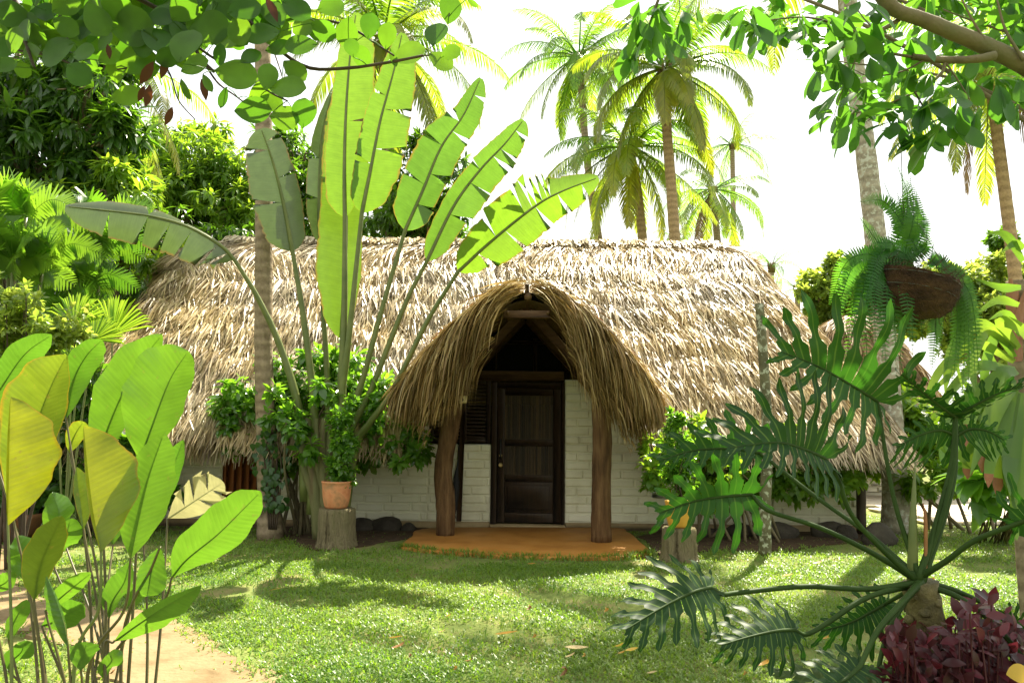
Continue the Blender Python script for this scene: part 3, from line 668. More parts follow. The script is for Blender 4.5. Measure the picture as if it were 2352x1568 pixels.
thatch(m, roofS, 13000, (.03, .8), (.93, 1.0), 0, (.3, .55), (-.1, .1, .02), hole, .16, (.01, .02), -.18, 0, .9)
m.obj('thatch', M_TH, roof, False)
m = MB(); n_ = 5200; x = U(-5.5, 4.0, n_); sg = np.where(U(0, 1, n_) < .62, -1, 1); hz_ = U(-.01, .06, n_)
a = np.stack([x, np.full(n_, YR) - sg * .06, ZR + .05 + hz_], -1); b = a + np.stack([N(0, .03, n_), sg * .13, .035 + N(0, .02, n_)], -1); c = b + np.stack([N(0, .05, n_), sg * U(.08, .2, n_), -U(.08, .2, n_)], -1)
ribbons(m, np.stack([a, b, c], 1), np.tile(A(.022, .026, .014), (n_, 1)), nrm(A(1, 0, 0) + N(0, .25, (n_, 3))), np.clip(U(.35, 1, n_), 0, 1)); m.obj('ridge_cap', M_TH, roof, False)
m = MB(); tube(m, cr([(x, YR - .30, ZR - .13 + .02 * math.sin(x * 5)) for x in np.linspace(-5.4, 4.0, 20)], 60), [.011], 5); m.obj('ridge_wire', M_BLACK, roof)

# ---- porch roof
def porchS(s, t):
    s, t = np.broadcast_arrays(np.asarray(s, float), np.asarray(t, float)); side = np.where(s < .5, -1, 1); u = np.where(s < .5, s * 2, (s - .5) * 2)
    y = 10.15 + u * (2.4 + .75 * (1 - t)); x = XC + side * 1.52 * t ** .82 * (1 - .0 * u)
    return np.stack([x, y, porch_z(x)], -1)
m = MB()
for a, b in ((0, .499), (.5, 1)):
    ss = np.linspace(a, b, 16); tt = np.linspace(0, .97, 16); S_, T_ = np.meshgrid(ss, tt, indexing='ij'); V = porchS(S_, T_) - A(0, 0, .05); V[..., 1] += .1; Vf = V.reshape(-1, 3); F = grid_faces(16, 16); m.add(Vf, F); m.add(Vf - A(0, 0, .1), F[:, ::-1])
pr = m.obj('porch_roof', M_THB, hut)
m = MB()
def porch_strands(m, n_, u_rng, t_rng, L, lift, out_y, wid, grav, sway=.2, rb=0, drop_=0.0):
    side = np.where(U(0, 1, n_) < .5, 0, .5); s = side + U(*u_rng, n_) * .499; t_ = U(*t_rng, n_)
    p = porchS(s, t_); sg = np.where(side == 0, -1., 1.)[:, None]
    dzdx = -1.66 * 1.55 / 1.78 * (np.abs(p[:, 0] - XC) / 1.78) ** .55
    dn = nrm(np.stack([sg[:, 0], np.zeros(n_), dzdx], -1)); nn_ = nrm(np.stack([-dzdx * sg[:, 0], np.zeros(n_), np.ones(n_)], -1))
    L_ = U(*L, n_) * (1.05 - .3 * t_); d = nrm(dn + A(0, -1, 0) * (out_y + N(0, sway, n_))[:, None] + N(0, .13, (n_, 3)))
    l0 = U(*lift, n_)[:, None]; C = []
    q = p + nn_ * l0 - A(0, 0, 1) * np.where(U(0, 1, n_) < drop_, U(0, .5, n_) * (.25 + t_), 0)[:, None]; st = 5; dd = d.copy()
    for i in range(st):
        C.append(q.copy()); dd = nrm(dd + A(0, 0, -1) * (grav * (.4 + i * .5)) * (L_[:, None])); q = q + dd * (L_ / (st - 1))[:, None]
    C = np.stack(C, 1); zt = np.where(side == 0, 1.66, 1.5) + U(-.22, .12, n_); kk = np.clip((C[:, 0, 2] - zt) / np.maximum(C[:, 0, 2] - C[:, -1, 2], .05), .22, 1); C = C[:, :1] + (C - C[:, :1]) * kk[:, None, None]; w0 = U(*wid, n_); W = w0[:, None] * A(.8, 1, .9, .6, .15)
    tw = N(0, .6, n_)[:, None]; ax = nrm(np.cross(d, nn_)); sd = nrm(ax * np.cos(tw) + nn_ * np.sin(tw))
    ribbons(m, C, W, sd, np.clip(U(0, 1, n_) * .8 + .1 + rb, 0, 1))
porch_strands(m, 9000, (.05, 1), (.0, .95), (.45, .8), (-.02, .13), .1, (.008, .02), .15, .15)
porch_strands(m, 4200, (.0, .2), (.0, 1.0), (.45, 1.0), (-.06, .14), .3, (.005, .013), .5, .18)
porch_strands(m, 3800, (.0, .05), (.1, 1.0), (.5, 1.05), (-.08, .12), .25, (.005, .014), .75, .2)
porch_strands(m, 500, (.0, .06), (.1, .4), (.25, .5), (-.12, .04), .15, (.004, .01), .95, .2, -.1, .3)
porch_strands(m, 3000, (.0, .08), (.3, 1.0), (.4, .95), (-.3, .0), .12, (.005, .013), .95, .16, -.1, .8)
porch_strands(m, 1500, (.1, .9), (.8, 1.0), (.4, .85), (-.1, .05), .05, (.006, .014), .6, .2, -.2)
m.obj('porch_thatch', M_THP, pr, False)
m = MB(); porch_strands(m, 1100, (.1, .6), (.12, .75), (.3, .55), (.06, .16), .05, (.008, .02), .12, .2); m.obj('reddish_thatch', M_THR, pr, False)
for sg in (-1, 1):
    m = MB(); beam(m, (XC + sg * .03, 10.95, 3.10), (XC + sg * 1.12, 10.95, 1.92), .07, .12); m.obj('rafter', M_WOODB, pr)
    m = MB(); beam(m, (XC + sg * .03, 11.9, 3.10), (XC + sg * 1.12, 11.9, 1.92), .07, .12); m.obj('rafter', M_WOODB, pr)
    m = MB(); tube(m, [(XC + sg * 1.15, 10.3, 1.98), (XC + sg * 1.15, 12.6, 1.98)], [.06], 9, jit=.03); m.obj('eave_beam', M_WOODM, pr)
    m = MB(); tube(m, [(XC + sg * .26, 10.2, 2.98), (XC + sg * .26, 13.2, 2.98)], [.022], 8); m.obj('purlin', M_WOODB, pr)
m = MB(); a, b = P(1156, 722, 10.32), P(1264, 722, 10.32); beam(m, a, b, .06, .10); m.obj('cross_beam', M_WOODB, pr)
m = MB(); a, b = P(1211, 690, 10.3), P(1211, 652, 10.3); beam(m, a, b, .06, .06, .5, A(0, 1, 0)); m.obj('king_post', M_WOODB, pr)
m = MB(); tube(m, [(XC, 10.25, 3.19), (XC, 13.2, 3.19)], [.05], 8); m.obj('ridge_pole', M_WOODB, pr)
# ------------------------------------------------------------------ traveller's palm
RV = A(P(735, 1228, 10.9)[0], 10.9, 0)
rav = thing('travellers_palm', 'tall fan of huge paddle leaves on long stalks in front of the hut', 'palm', RV)
def rav_leaf(mid, Y, wl, wr, stalk, Ys, fl=0, fr=0, tl=(), tr=(), rnd=.5, seed=0, r0=.028, r1=.06, bow=.2, twist=.16, skew=.14):
    m, mc_ = paddle(mid, Y, wl, wr, fl, fr, 'banana', tl, tr, skew, 64, bow, rnd, .009, twist, .0, seed)
    lf = m.obj('leaf', M_BAN2 if rnd < .21 else M_BAN, rav)
    k = MB(); pts = np.vstack([cr(PP(stalk, Ys), 22)[:-1], mc_[:-1] - nrm(EYE - mc_[:-1]) * -.012])
    n1 = 21; rad = np.concatenate([np.linspace(r1, r0, n1), np.linspace(r0, .006, len(mc_) - 1)])
    tube(k, pts, rad, 9, jit=.025); k.obj('stalk', M_STALK, lf)
# drooping leaf far to the left
rav_leaf([(538, 596), (505, 562), (430, 520), (350, 497), (250, 484), (150, 474)], [10.5, 10.1], [46, 78, 76, 74, 70, 60], [4, 6, 8, 26, 36, 26], [(700, 1150), (690, 960), (645, 800), (590, 680), (538, 596)], [10.9, 10.8, 10.5], .2, -.5, (.1, .22, .37, .5, .63, .8), (.42, .62), .2, 1, .026, .07, .3, .1)
rav_leaf([(672, 578), (652, 470), (628, 375), (600, 296)], [10.7, 10.35], [64, 72, 66, 52], [44, 48, 46, 52], [(715, 1180), (722, 960), (700, 750), (672, 578)], [10.9, 10.8, 10.7], .25, -.25, (.35, .8), (.55, .88), .1, 2, .03, .07, .1, .1)
rav_leaf([(785, 780), (792, 640), (796, 500), (792, 330), (787, 200)], [10.75, 10.95], [46, 72, 62, 54, 46], [22, 40, 36, 30, 26], [(760, 1190), (775, 1000), (783, 860), (785, 780)], [10.8, 10.75], .15, -.1, (.62, .84), (), .85, 3, .03, .07, .12, .12)
rav_leaf([(792, 500), (791, 380), (795, 250), (805, 120), (818, 30)], [10.35, 10.2], [50, 48, 36, 30, 22], [26, 58, 64, 62, 48], [(768, 1190), (784, 950), (791, 700), (792, 500)], [10.7, 10.5, 10.35], .1, .1, (), (.45,), .8, 4, .03, .07, .16, .08)
rav_leaf([(831, 490), (852, 385), (874, 275), (904, 165), (924, 76)], [10.3, 10.05], [42, 44, 38, 34, 24], [54, 74, 70, 60, 46], [(775, 1180), (782, 950), (803, 760), (831, 490)], [10.75, 10.5, 10.3], .35, -.05, (.28, .62), (.36, .56, .86), .65, 5, .028, .065, .18, .18)
rav_leaf([(930, 530), (970, 440), (1014, 337), (1065, 264), (1104, 180)], [10.5, 10.3], [60, 66, 54, 34, 26], [48, 54, 52, 50, 40], [(770, 1195), (790, 1000), (830, 880), (880, 700), (930, 530)], [10.8, 10.6, 10.5], .35, 0, (.3, .52, .7), (.18, .36, .62, .9), .25, 6, .026, .06, .2, .2)
rav_leaf([(980, 600), (1043, 472), (1105, 388), (1160, 330), (1202, 276)], [10.6, 10.45], [34, 34, 30, 28, 24], [44, 60, 56, 54, 44], [(780, 1200), (800, 1010), (850, 900), (930, 700), (980, 600)], [10.85, 10.7, 10.6], .5, -.05, (.5,), (.22, .4, .62, .7, .9), .35, 7, .026, .06, .2, .22)
rav_leaf([(1052, 624), (1126, 556), (1226, 476), (1290, 440), (1374, 408)], [10.2, 9.9], [60, 84, 78, 40, 34], [50, 66, 62, 58, 44], [(790, 1205), (815, 1030), (850, 970), (900, 900), (980, 740), (1052, 624)], [10.8, 10.5, 10.2], .1, -.1, (.3, .46, .5, .53, .58, .62, .66), (.16, .34, .52, .72, .9), .75, 8, .026, .06, .25, .3)
rav_leaf([(738, 560), (732, 480), (738, 330), (762, 215)], 11.1, [18, 30, 26, 18], [26, 34, 34, 22], [(752, 1190), (752, 900), (742, 700), (738, 560)], 11.05, .2, -.3, (.4, .6), (), .15, 9, .026, .05, .1, .15)
m = MB(); 
for i in range(7):
    tube(m, cr(PP([(742 + i * 3 - 8, 1236), (722 + i * 8, 1140), (700 + i * 14, 1030 + abs(i - 3) * 14), (692 + i * 17, 960)], [10.9, 10.86 - .03 * (i % 2), 10.82, 10.8]), 14), [.09, .075, .058, .03], 10, jit=.03)
m.obj('trunk', M_SHTH, rav)

# ------------------------------------------------------------------ calathea at the left, close by
CR_ = A(-1.55, 2.95, 0)
cal = thing('calathea_plant', 'clump of big upright paddle leaves on thin brown stalks beside sandy path', 'plant', CR_)
def cal_leaf(mid, Y, wl, wr, fl=0, fr=0, rnd=.5, seed=0, mat=None, foot=(0, 0), tl=(), tr=(), skew=.55, bow=.2, via=None, wave=.045):
    m, mc_ = paddle(mid, Y, np.asarray(wl) * .9, np.asarray(wr) * .9, fl, fr, 'ovate', tl, tr, skew, 56, bow, rnd, .006, .08, wave, seed)
    lf = m.obj('leaf', mat or (M_CALA if rnd > .42 else M_CALB), cal)
    b = mc_[0]; root = CR_ + A(foot[0], foot[1], 0)
    pts = [root, root * .45 + b * .55 + A((b[0] - root[0]) * -.10, 0, .04), b] if via is None else [root] + list(PP(via, np.mean(Y))) + [b]
    k = MB(); c = cr(pts, 24); c = np.vstack([c[:-1], mc_[:-1] - nrm(EYE - mc_[:-1]) * .005])
    rad = np.concatenate([np.linspace(.008, .0042, 23), np.linspace(.0042, .001, len(mc_) - 1)])
    tube(k, c, rad, 7); k.obj('stalk', M_STALKB if rnd < .75 else M_STALK, lf)
cal_leaf([(-40, 960), (10, 880), (60, 810), (118, 768)], 3.7, 40, 46, .2, -.2, .1, 1, foot=(-.2, .3))
cal_leaf([(152, 960), (172, 870), (200, 815), (234, 780)], 3.65, 36, 44, .3, -.3, .15, 2, foot=(-.05, .35))
cal_leaf([(30, 1190), (62, 1080), (92, 960), (122, 880), (154, 816)], 3.3, [70, 92, 90], [60, 66, 40], .15, -.5, .45, 3, foot=(-.1, .15))
cal_leaf([(18, 1206), (20, 1110), (22, 1010), (24, 912)], 2.95, 12, 112, 1.2, .05, .95, 4, foot=(-.12, -.1), skew=.35)
cal_leaf([(225, 1060), (258, 960), (310, 850), (372, 768)], 3.5, 66, 52, .1, -.3, .35, 5, foot=(.0, .3))
cal_leaf([(322, 1060), (350, 980), (392, 870), (432, 806)], 3.4, 96, 62, .1, -.3, .4, 6, foot=(.08, .25))
cal_leaf([(232, 1268), (215, 1180), (202, 1080), (192, 978)], 2.9, 14, 118, 1.1, .0, .92, 7, foot=(.12, -.1), via=[(170, 1540), (226, 1400)], skew=.35)
cal_leaf([(300, 1282), (320, 1190), (345, 1090), (378, 994)], 3.05, 64, 66, .55, -.15, .41, 8, foot=(.15, 0), via=[(200, 1560), (285, 1400)])
cal_leaf([(395, 1325), (430, 1282), (500, 1225), (556, 1170), (598, 1128)], 3.2, 62, 58, .35, -.25, .3, 9, foot=(.2, .05), via=[(240, 1560), (370, 1390)])
cal_leaf([(385, 1190), (430, 1160), (475, 1130), (512, 1106)], 3.8, 50, 48, .2, -.2, .5, 10, M_CDRY, (.1, .4), (.3, .45, .7), (.5, .75), bow=.1)
cal_leaf([(78, 1378), (88, 1310), (112, 1245), (141, 1184)], 3.0, 44, 44, .2, -.3, .5, 11, foot=(.0, -.05))
cal_leaf([(262, 1472), (320, 1430), (390, 1385), (462, 1344)], 3.1, 24, 46, .8, -.3, .35, 12, foot=(.22, 0), via=[(240, 1520)])
cal_leaf([(368, 1255), (352, 1300), (345, 1340), (340, 1368)], 3.3, 40, 34, -.2, -.2, .2, 13, foot=(.15, .2), via=[(280, 1480), (350, 1300)])
cal_leaf([(104, 1402), (140, 1370), (176, 1340), (209, 1314)], 3.15, 26, 22, .4, -.4, .35, 14, foot=(.04, .1))
cal_leaf([(156, 1484), (146, 1430), (128, 1375), (107, 1322)], 2.9, 26, 12, -.2, -1.0, .25, 15, foot=(.1, -.08))
cal_leaf([(186, 1540), (188, 1515), (194, 1495), (202, 1474)], 2.9, 32, 34, .3, -.2, .1, 16, foot=(.12, 0))
cal_leaf([(95, 1436), (125, 1425), (160, 1405), (192, 1388)], 3.3, 34, 38, .4, -.3, .1, 17, foot=(.02, .2))
cal_leaf([(160, 1040), (168, 1010), (180, 985), (192, 968)], 3.8, 22, 26, .1, -.1, .5, 18, foot=(.0, .4))
cal_leaf([(20, 1470), (28, 1440), (45, 1405), (62, 1376)], 3.0, 18, 24, .2, -.2, .2, 19, foot=(-.03, -.05))
cal_leaf([(-30, 1350), (-8, 1345), (14, 1335), (34, 1312)], 3.2, 26, 22, .3, -.4, .25, 20, foot=(-.2, .1))
cal_leaf([(192, 1215), (186, 1160), (180, 1120), (176, 1072)], 3.5, 14, 32, .6, -.1, .45, 21, foot=(.03, .3))
for i_, (x0, y0, x1, y1, w1, w2, yy) in enumerate(((250, 1420, 300, 1290, 34, 22, 3.4), (60, 1330, 40, 1230, 30, 36, 3.3), (120, 1290, 165, 1190, 28, 36, 3.5), (300, 1400, 350, 1310, 26, 34, 3.5), (20, 1540, 60, 1470, 24, 28, 3.2), (240, 1560, 262, 1490, 20, 26, 3.1), (150, 1250, 120, 1130, 34, 40, 3.7), (260, 1250, 290, 1120, 40, 34, 3.75))):
    cal_leaf([(x0, y0), ((x0 * 2 + x1) / 3 - 6, (y0 * 2 + y1) / 3), ((x0 + x1 * 2) / 3 + 4, (y0 + y1 * 2) / 3), (x1, y1)], yy, w1, w2, U(.1, .5), -U(.1, .5), U(.05, .4), 60 + i_, foot=(U(-.1, .2), U(.0, .35)))
cal_leaf([(330, 1250), (360, 1160), (395, 1080), (422, 1010)], 3.7, 42, 30, .3, -.5, .1, 22, foot=(.1, .4))

# ------------------------------------------------------------------ split-leaf philodendron at the right, close by
PC = P(2112, 1335, 4.2); PB = A(PC[0] + .07, PC[1] + .02, 0)
phi = thing('split_leaf_philodendron', 'dark green plant with deeply cut leaves fanning from a scarred trunk', 'plant', PB)
def phi_leaf(mid, Y, wl, wr, fl, fr, pet, Yp, nl=8, rnd=.5, seed=0, droop=.12, mat=None, r=.014):
    m, mc_ = lobed(mid, Y, wl, wr, fl, fr, nl, rnd, droop, seed)
    lf = m.obj('leaf', mat or M_PHIL, phi); k = MB()
    pt = PP(pet, Yp); pt[0] = PC + A(U(-.02, .02), U(-.03, .03), U(-.02, .02)); pt[-1] = mc_[0]
    tube(k, np.vstack([cr(pt, 22)[:-1], mc_[:-1] + nrm(EYE - mc_[:-1]) * .002]), np.concatenate([np.linspace(r * 1.5, r, 5), np.linspace(r, r * .75, 16), np.linspace(r * .7, .003, len(mc_) - 1)]), 8); k.obj('stalk', M_PHST, lf)
phi_leaf([(2015, 922), (1958, 886), (1880, 842), (1786, 804)], [4.3, 4.0], 150, 225, .75, .05, [(2105, 1330), (2085, 1250), (2050, 1130), (2015, 922)], [4.2, 4.3], 8, .8, 1, .10)
phi_leaf([(1894, 1052), (1842, 1030), (1780, 1016), (1662, 1030)], [4.0, 3.7], 130, 195, .95, -.05, [(2105, 1330), (2030, 1265), (1955, 1180), (1925, 1100), (1894, 1052)], [4.2, 4.0], 9, .2, 2, .12)
phi_leaf([(1726, 1135), (1660, 1140), (1590, 1152), (1508, 1180)], [4.4, 4.2], 125, 120, .1, .5, [(2100, 1330), (1990, 1262), (1880, 1210), (1765, 1172), (1726, 1135)], [4.2, 4.4], 7, .95, 3, .12)
phi_leaf([(1745, 1040), (1680, 1030), (1590, 1035), (1508, 1060)], [4.8, 4.7], 62, 90, .4, .1, [(2105, 1325), (2000, 1230), (1880, 1145), (1745, 1040)], [4.25, 4.8], 8, .55, 4, .12)
phi_leaf([(2196, 955), (2240, 930), (2290, 905), (2352, 884)], [4.3, 4.1], 60, 70, .6, -1.0, [(2115, 1330), (2160, 1200), (2192, 1060), (2196, 955)], [4.2, 4.3], 7, .2, 5, .2)
phi_leaf([(2194, 957), (2150, 925), (2105, 888), (2068, 858)], [4.3, 4.15], 55, 60, -.9, .8, [(2115, 1330), (2150, 1200), (2186, 1060), (2194, 957)], [4.22, 4.3], 7, .15, 6, .2)
phi_leaf([(2195, 1000), (2160, 988), (2110, 1000), (2056, 1030)], [4.5, 4.5], 110, 40, -.15, .5, [(2118, 1330), (2150, 1220), (2188, 1100), (2195, 1000)], [4.2, 4.5], 8, .6, 7, .3)
phi_leaf([(2197, 1000), (2230, 985), (2270, 990), (2310, 1012)], [4.5, 4.4], 40, 80, .5, .15, [(2120, 1330), (2160, 1220), (2192, 1100), (2197, 1000)], [4.2, 4.5], 7, .5, 8, .3)
phi_leaf([(1632, 1348), (1590, 1360), (1520, 1395), (1430, 1450)], [3.9, 3.6], 120, 125, .25, -.35, [(2095, 1345), (1990, 1352), (1850, 1346), (1700, 1360), (1660, 1364), (1632, 1348)], [4.2, 3.9], 8, .1, 9, .15)
phi_leaf([(1825, 1446), (1785, 1448), (1720, 1462), (1652, 1482)], [3.9, 3.7], 100, 105, .2, -.4, [(2095, 1350), (1990, 1372), (1900, 1430), (1852, 1456), (1825, 1446)], [4.15, 3.9], 8, .1, 10, .15)
phi_leaf([(2034, 1386), (2000, 1405), (1950, 1430), (1880, 1450)], [4.7, 4.7], 105, 60, .0, .4, [(2100, 1345), (2075, 1362), (2034, 1386)], [4.25, 4.7], 8, .2, 11, .25)
phi_leaf([(2342, 1200), (2400, 1180), (2460, 1170), (2540, 1180)], [3.8, 3.5], 120, 120, .2, -.2, [(2120, 1335), (2170, 1290), (2240, 1240), (2342, 1200)], [4.2, 3.8], 8, .3, 12, .12, None, .016)
phi_leaf([(2345, 1470), (2340, 1440), (2330, 1425), (2310, 1400)], [4.3, 4.2], 45, 60, .2, .2, [(2125, 1350), (2200, 1358), (2280, 1400), (2345, 1470)], [4.2, 4.3], 6, .2, 13, .2)
phi_leaf([(2390, 1560), (2420, 1580), (2470, 1610), (2530, 1650)], [3.9, 3.6], 110, 100, .2, -.2, [(2125, 1352), (2200, 1370), (2290, 1440), (2390, 1560)], [4.2, 3.9], 8, .2, 14, .15, None, .015)
phi_leaf([(1975, 1530), (1940, 1560), (1880, 1590), (1800, 1630)], [3.7, 3.5], 90, 90, .2, -.2, [(2105, 1355), (2070, 1385), (2015, 1450), (1975, 1530)], [4.15, 3.7], 8, .2, 15, .15, None, .016)
phi_leaf([(2010, 1610), (1985, 1640), (1940, 1700), (1900, 1740)], [3.9, 3.8], 90, 90, .2, -.2, [(2105, 1352), (2060, 1410), (2025, 1500), (2010, 1610)], [4.1, 3.9], 7, .2, 16, .15, None, .014)
m = MB(); sp = cr([PC + A(-.02, .03, 0), P(2097, 1200, 4.22), P(2102, 1060, 4.25)], 16); tube(m, sp, [.03, .026, .02, .012, .002], 8); m.obj('leaf_spear', M_STALK, phi)
m = MB(); tube(m, cr([PC + A(.03, .0, 0), P(2126, 1200, 4.2), P(2120, 1155, 4.2)], 10), [.008, .01, .002], 6); m.obj('dry_sheath', M_SHEATH, phi)
m = MB(); tube(m, cr([PB, PB * .5 + PC * .5 + A(.02, 0, 0), PC], 20), [.10, .09, .085], 16, jit=.04)
for i in range(34):
    a = i * 2.4; z = .25 + i * (PC[2] - .3) / 34; c = A(PB[0] * (1 - z / PC[2]) + PC[0] * z / PC[2] + math.cos(a) * .088, PC[1] + .01 + math.sin(a) * .088, z)
    lathe(m, [(0, -.01), (.026, -.006), (.03, .004), (.02, .012), (.0, .008)], A(0, 0, 0), 10)
    V = m.V[-1]; o = A(math.cos(a), math.sin(a), .1); x = A(-math.sin(a), math.cos(a), 0); zz = np.cross(o, x); V[:] = V[:, 0:1] * x + V[:, 1:2] * zz * .8 + V[:, 2:3] * o + c
m.obj('trunk', M_PTR, phi)

# grey-green lobed plant and purple ground plant at its foot
gb = G(1960, 1610); gr = thing('grey_lobed_plant', 'low grey-green plant with wavy lobed leaves at the bottom edge of the lawn', 'plant', gb)
for i, (b, tip, Y, wl, wr, f) in enumerate((((1965, 1585), (1772, 1545), 4.0, 38, 44, .2), ((1960, 1570), (1880, 1492), 3.9, 30, 34, .2), ((1975, 1590), (1820, 1600), 3.8, 40, 40, .2), ((1975, 1570), (2050, 1540), 3.9, 26, 30, .3), ((1970, 1575), (1965, 1480), 4.1, 24, 26, .5), ((1975, 1600), (2060, 1585), 3.8, 30, 34, .3))):
    md = [b, ((b[0] * .6 + tip[0] * .4), (b[1] * .6 + tip[1] * .4) - 12), tip]
    m, mc_ = lobed(md, Y, wl, wr, f, -f, 5, .5, .15, 40 + i, .55, 30, .05); lf = m.obj('leaf', M_GREYL, gr)
    k = MB(); tube(k, cr([gb, gb * .4 + mc_[0] * .6 + A(0, 0, .03), mc_[0]], 10), [.006, .004], 6); k.obj('stalk', M_PHST, lf)
m = MB(); n_ = 950; px = U(2035, 2420, n_); py = 1400 + 200 * U(0, 1, n_) ** .7 + np.maximum(0, 2150 - px) * .55 + 25 * np.sin(px * .03)
tips = np.array([P(a, b, U(3.75, 4.35)) for a, b in zip(px, py)]); d = nrm(rdir(n_) + A(0, -.25, .55)); nv = nrm(A(0, -.6, 1) + rdir(n_) * .6)
inst(m, T_OVAL, tips, d, nv, U(.05, .11, n_), U(0, 1, n_), .95)
sp_ = thing('purple_spiderwort', 'dense mound of purple red leaves around the scarred philodendron trunk', 'plant', A(2.55, 4.1, 0)); m.obj('foliage', M_PURP, sp_)
m = MB()
for i in range(0, n_, 5): tube(m, [A(tips[i][0] + U(-.05, .05), tips[i][1] + U(-.05, .05), 0), tips[i]], [.006, .004], 5, cap=False)
m.obj('stems', M_PURP, sp_)

# ------------------------------------------------------------------ hanging fern basket
YB = 5.0; BC = P(2092, 668, YB); pxm = YB / FPX
fb = thing('hanging_fern_basket', 'coconut fibre basket of sword fern hanging on a thin wire at the right', 'hanging planter', BC - A(0, 0, .17))
m = MB(); a = np.linspace(0, 2 * PI, 40, endpoint=False); pr_ = [(0, -.165), (.10, -.16), (.19, -.125), (.245, -.06), (.265, .02), (.262, .10), (.235, .105), (.225, .06), (0, .05)]
lathe(m, pr_, A(0, 0, 0), 40, .5, .02)
ca, sa = math.cos(.22), math.sin(.22); Rt = np.array([[ca, 0, sa], [0, 1, 0], [-sa, 0, ca]]); 
m.V[-1] = m.V[-1] @ Rt.T @ np.array([[1, 0, 0], [0, math.cos(.1), -math.sin(.1)], [0, math.sin(.1), math.cos(.1)]]).T + BC + N(0, .004, m.V[-1].shape)
nh = 900; th = U(0, 2 * PI, nh); zz = U(-.15, .11, nh); rr_ = np.interp(zz, [-.16, -.12, -.06, .02, .11], [.12, .2, .25, .27, .268]); p0 = np.stack([rr_ * np.cos(th), rr_ * np.sin(th), zz], -1); tg = nrm(np.stack([-np.sin(th), np.cos(th), N(0, 1, nh)], -1))
p1 = p0 + tg * .05 + nrm(p0) * U(0, .012, nh)[:, None]; p2 = p1 + tg * .05 - nrm(p0) * U(-.006, .012, nh)[:, None]
C = np.stack([p0, p1, p2], 1) @ Rt.T + BC; ribbons(m, C, np.full((nh, 3), .0014), nrm(np.cross(tg, p0)), .5)
m.obj('basket', M_COIR, fb, True)
m = MB()
for z_, r_ in ((.06, .272), (-.02, .262)): tube(m, np.stack([r_ * np.cos(a), r_ * np.sin(a), np.full(40, z_)], -1) @ Rt.T + BC, [.0025], 5, cap=False)
m.obj('wire_hoops', M_WIRE, fb)
hk = BC + A(-.03, 0, .12); top = P(2066, 225, 5.0)
m = MB(); tube(m, [hk, top + A(0, 0, .02)], [.003], 5); 
for q in (A(-.22, 0, .12), A(.12, .2, .09), A(.12, -.2, .09)): tube(m, [BC + q, hk + A(0, 0, .5)], [.002], 5)
m.obj('hanging_wire', M_WIRE, fb)
def pinnate(m, mid, npair, plen, pw, rnd, hang=.3, side=None, lean=.35):
    """simple-feather frond: mid (n,3)"""
    n = len(mid); T = nrm(np.gradient(mid, axis=0)); s = np.linspace(.08, .99, npair); x = s * (n - 1); i = np.minimum(x.astype(int), n - 2); f = (x - i)[:, None]
    p = mid[i] * (1 - f) + mid[i + 1] * f; t = T[i]
    sd = nrm(np.cross(t, side if side is not None else A(0, -1, .15))); ln = plen * np.interp(s, [0, .12, .35, .7, .92, 1], [.45, .85, 1, .85, .4, .1])
    for sg in (-1, 1):
        d = nrm(sd * sg + t * lean + A(0, 0, -hang) + N(0, .02, (npair, 3))); nv = nrm(np.cross(d, t)) 
        C = np.stack([p, p + d * (ln * .5)[:, None], p + d * ln[:, None] + A(0, 0, -hang * .15) * ln[:, None]], 1)
        W = (pw * ln / plen)[:, None] * A(.9, 1, .35)
        ribbons(m, C, W, t + 0 * d, np.clip(rnd + N(0, .06, npair), 0, 1))
    tube(m, mid, [.003, .0015], 5, rnd)
fr = [  # tip, bend point, tone
 ((1929, 722), (1985, 588), .1), ((1950, 790), (2010, 590), .3), ((1970, 812), (1990, 640), .2), ((2010, 800), (2015, 640), .1), ((2026, 822), (2045, 640), .15), ((2057, 830), (2055, 660), .35),
 ((2040, 790), (2040, 610), .2), ((2080, 742), (2075, 620), .3), ((2097, 815), (2092, 640), .4), ((1985, 700), (2030, 575), .1), ((2118, 770), (2105, 640), .5), ((2150, 800), (2150, 700), .8),
 ((2172, 850), (2215, 660), .8), ((2211, 922), (2212, 690), .95), ((2242, 890), (2222, 680), .9), ((2192, 866), (2196, 700), .85), ((2228, 860), (2215, 650), .9), ((1945, 690), (1975, 600), .3),
 ((2062, 380), (2085, 470), .4), ((2061, 443), (2078, 510), .3), ((2105, 440), (2108, 520), .4), ((2030, 418), (2062, 500), .3), ((1972, 463), (2040, 470), .5), ((1972, 496), (2020, 560), .3), ((2146, 555), (2140, 590), .2), ((2090, 400), (2098, 500), .5), ((2120, 480), (2118, 540), .4), ((2000, 560), (2050, 560), .2), ((2128, 530), (2125, 570), .4), ((2196, 640), (2168, 596), .1), ((2160, 580), (2145, 592), .3),
 ((1998, 760), (2000, 620), .25), ((2140, 850), (2150, 730), .7), ((1960, 740), (1978, 630), .4), ((1905, 700), (1960, 590), .5), ((1915, 760), (1968, 605), .4), ((1940, 830), (1985, 620), .6), ((1990, 850), (2000, 650), .5), ((2035, 860), (2030, 660), .4), ((2070, 850), (2062, 660), .5), ((2090, 780), (2080, 640), .3), ((2055, 760), (2050, 630), .1), ((2020, 730), (2028, 610), .1), ((2185, 900), (2205, 680), .9), ((2225, 930), (2218, 700), .95), ((2250, 860), (2226, 670), .8), ((2200, 840), (2205, 680), .7)]
base = P(2080, 606, YB)
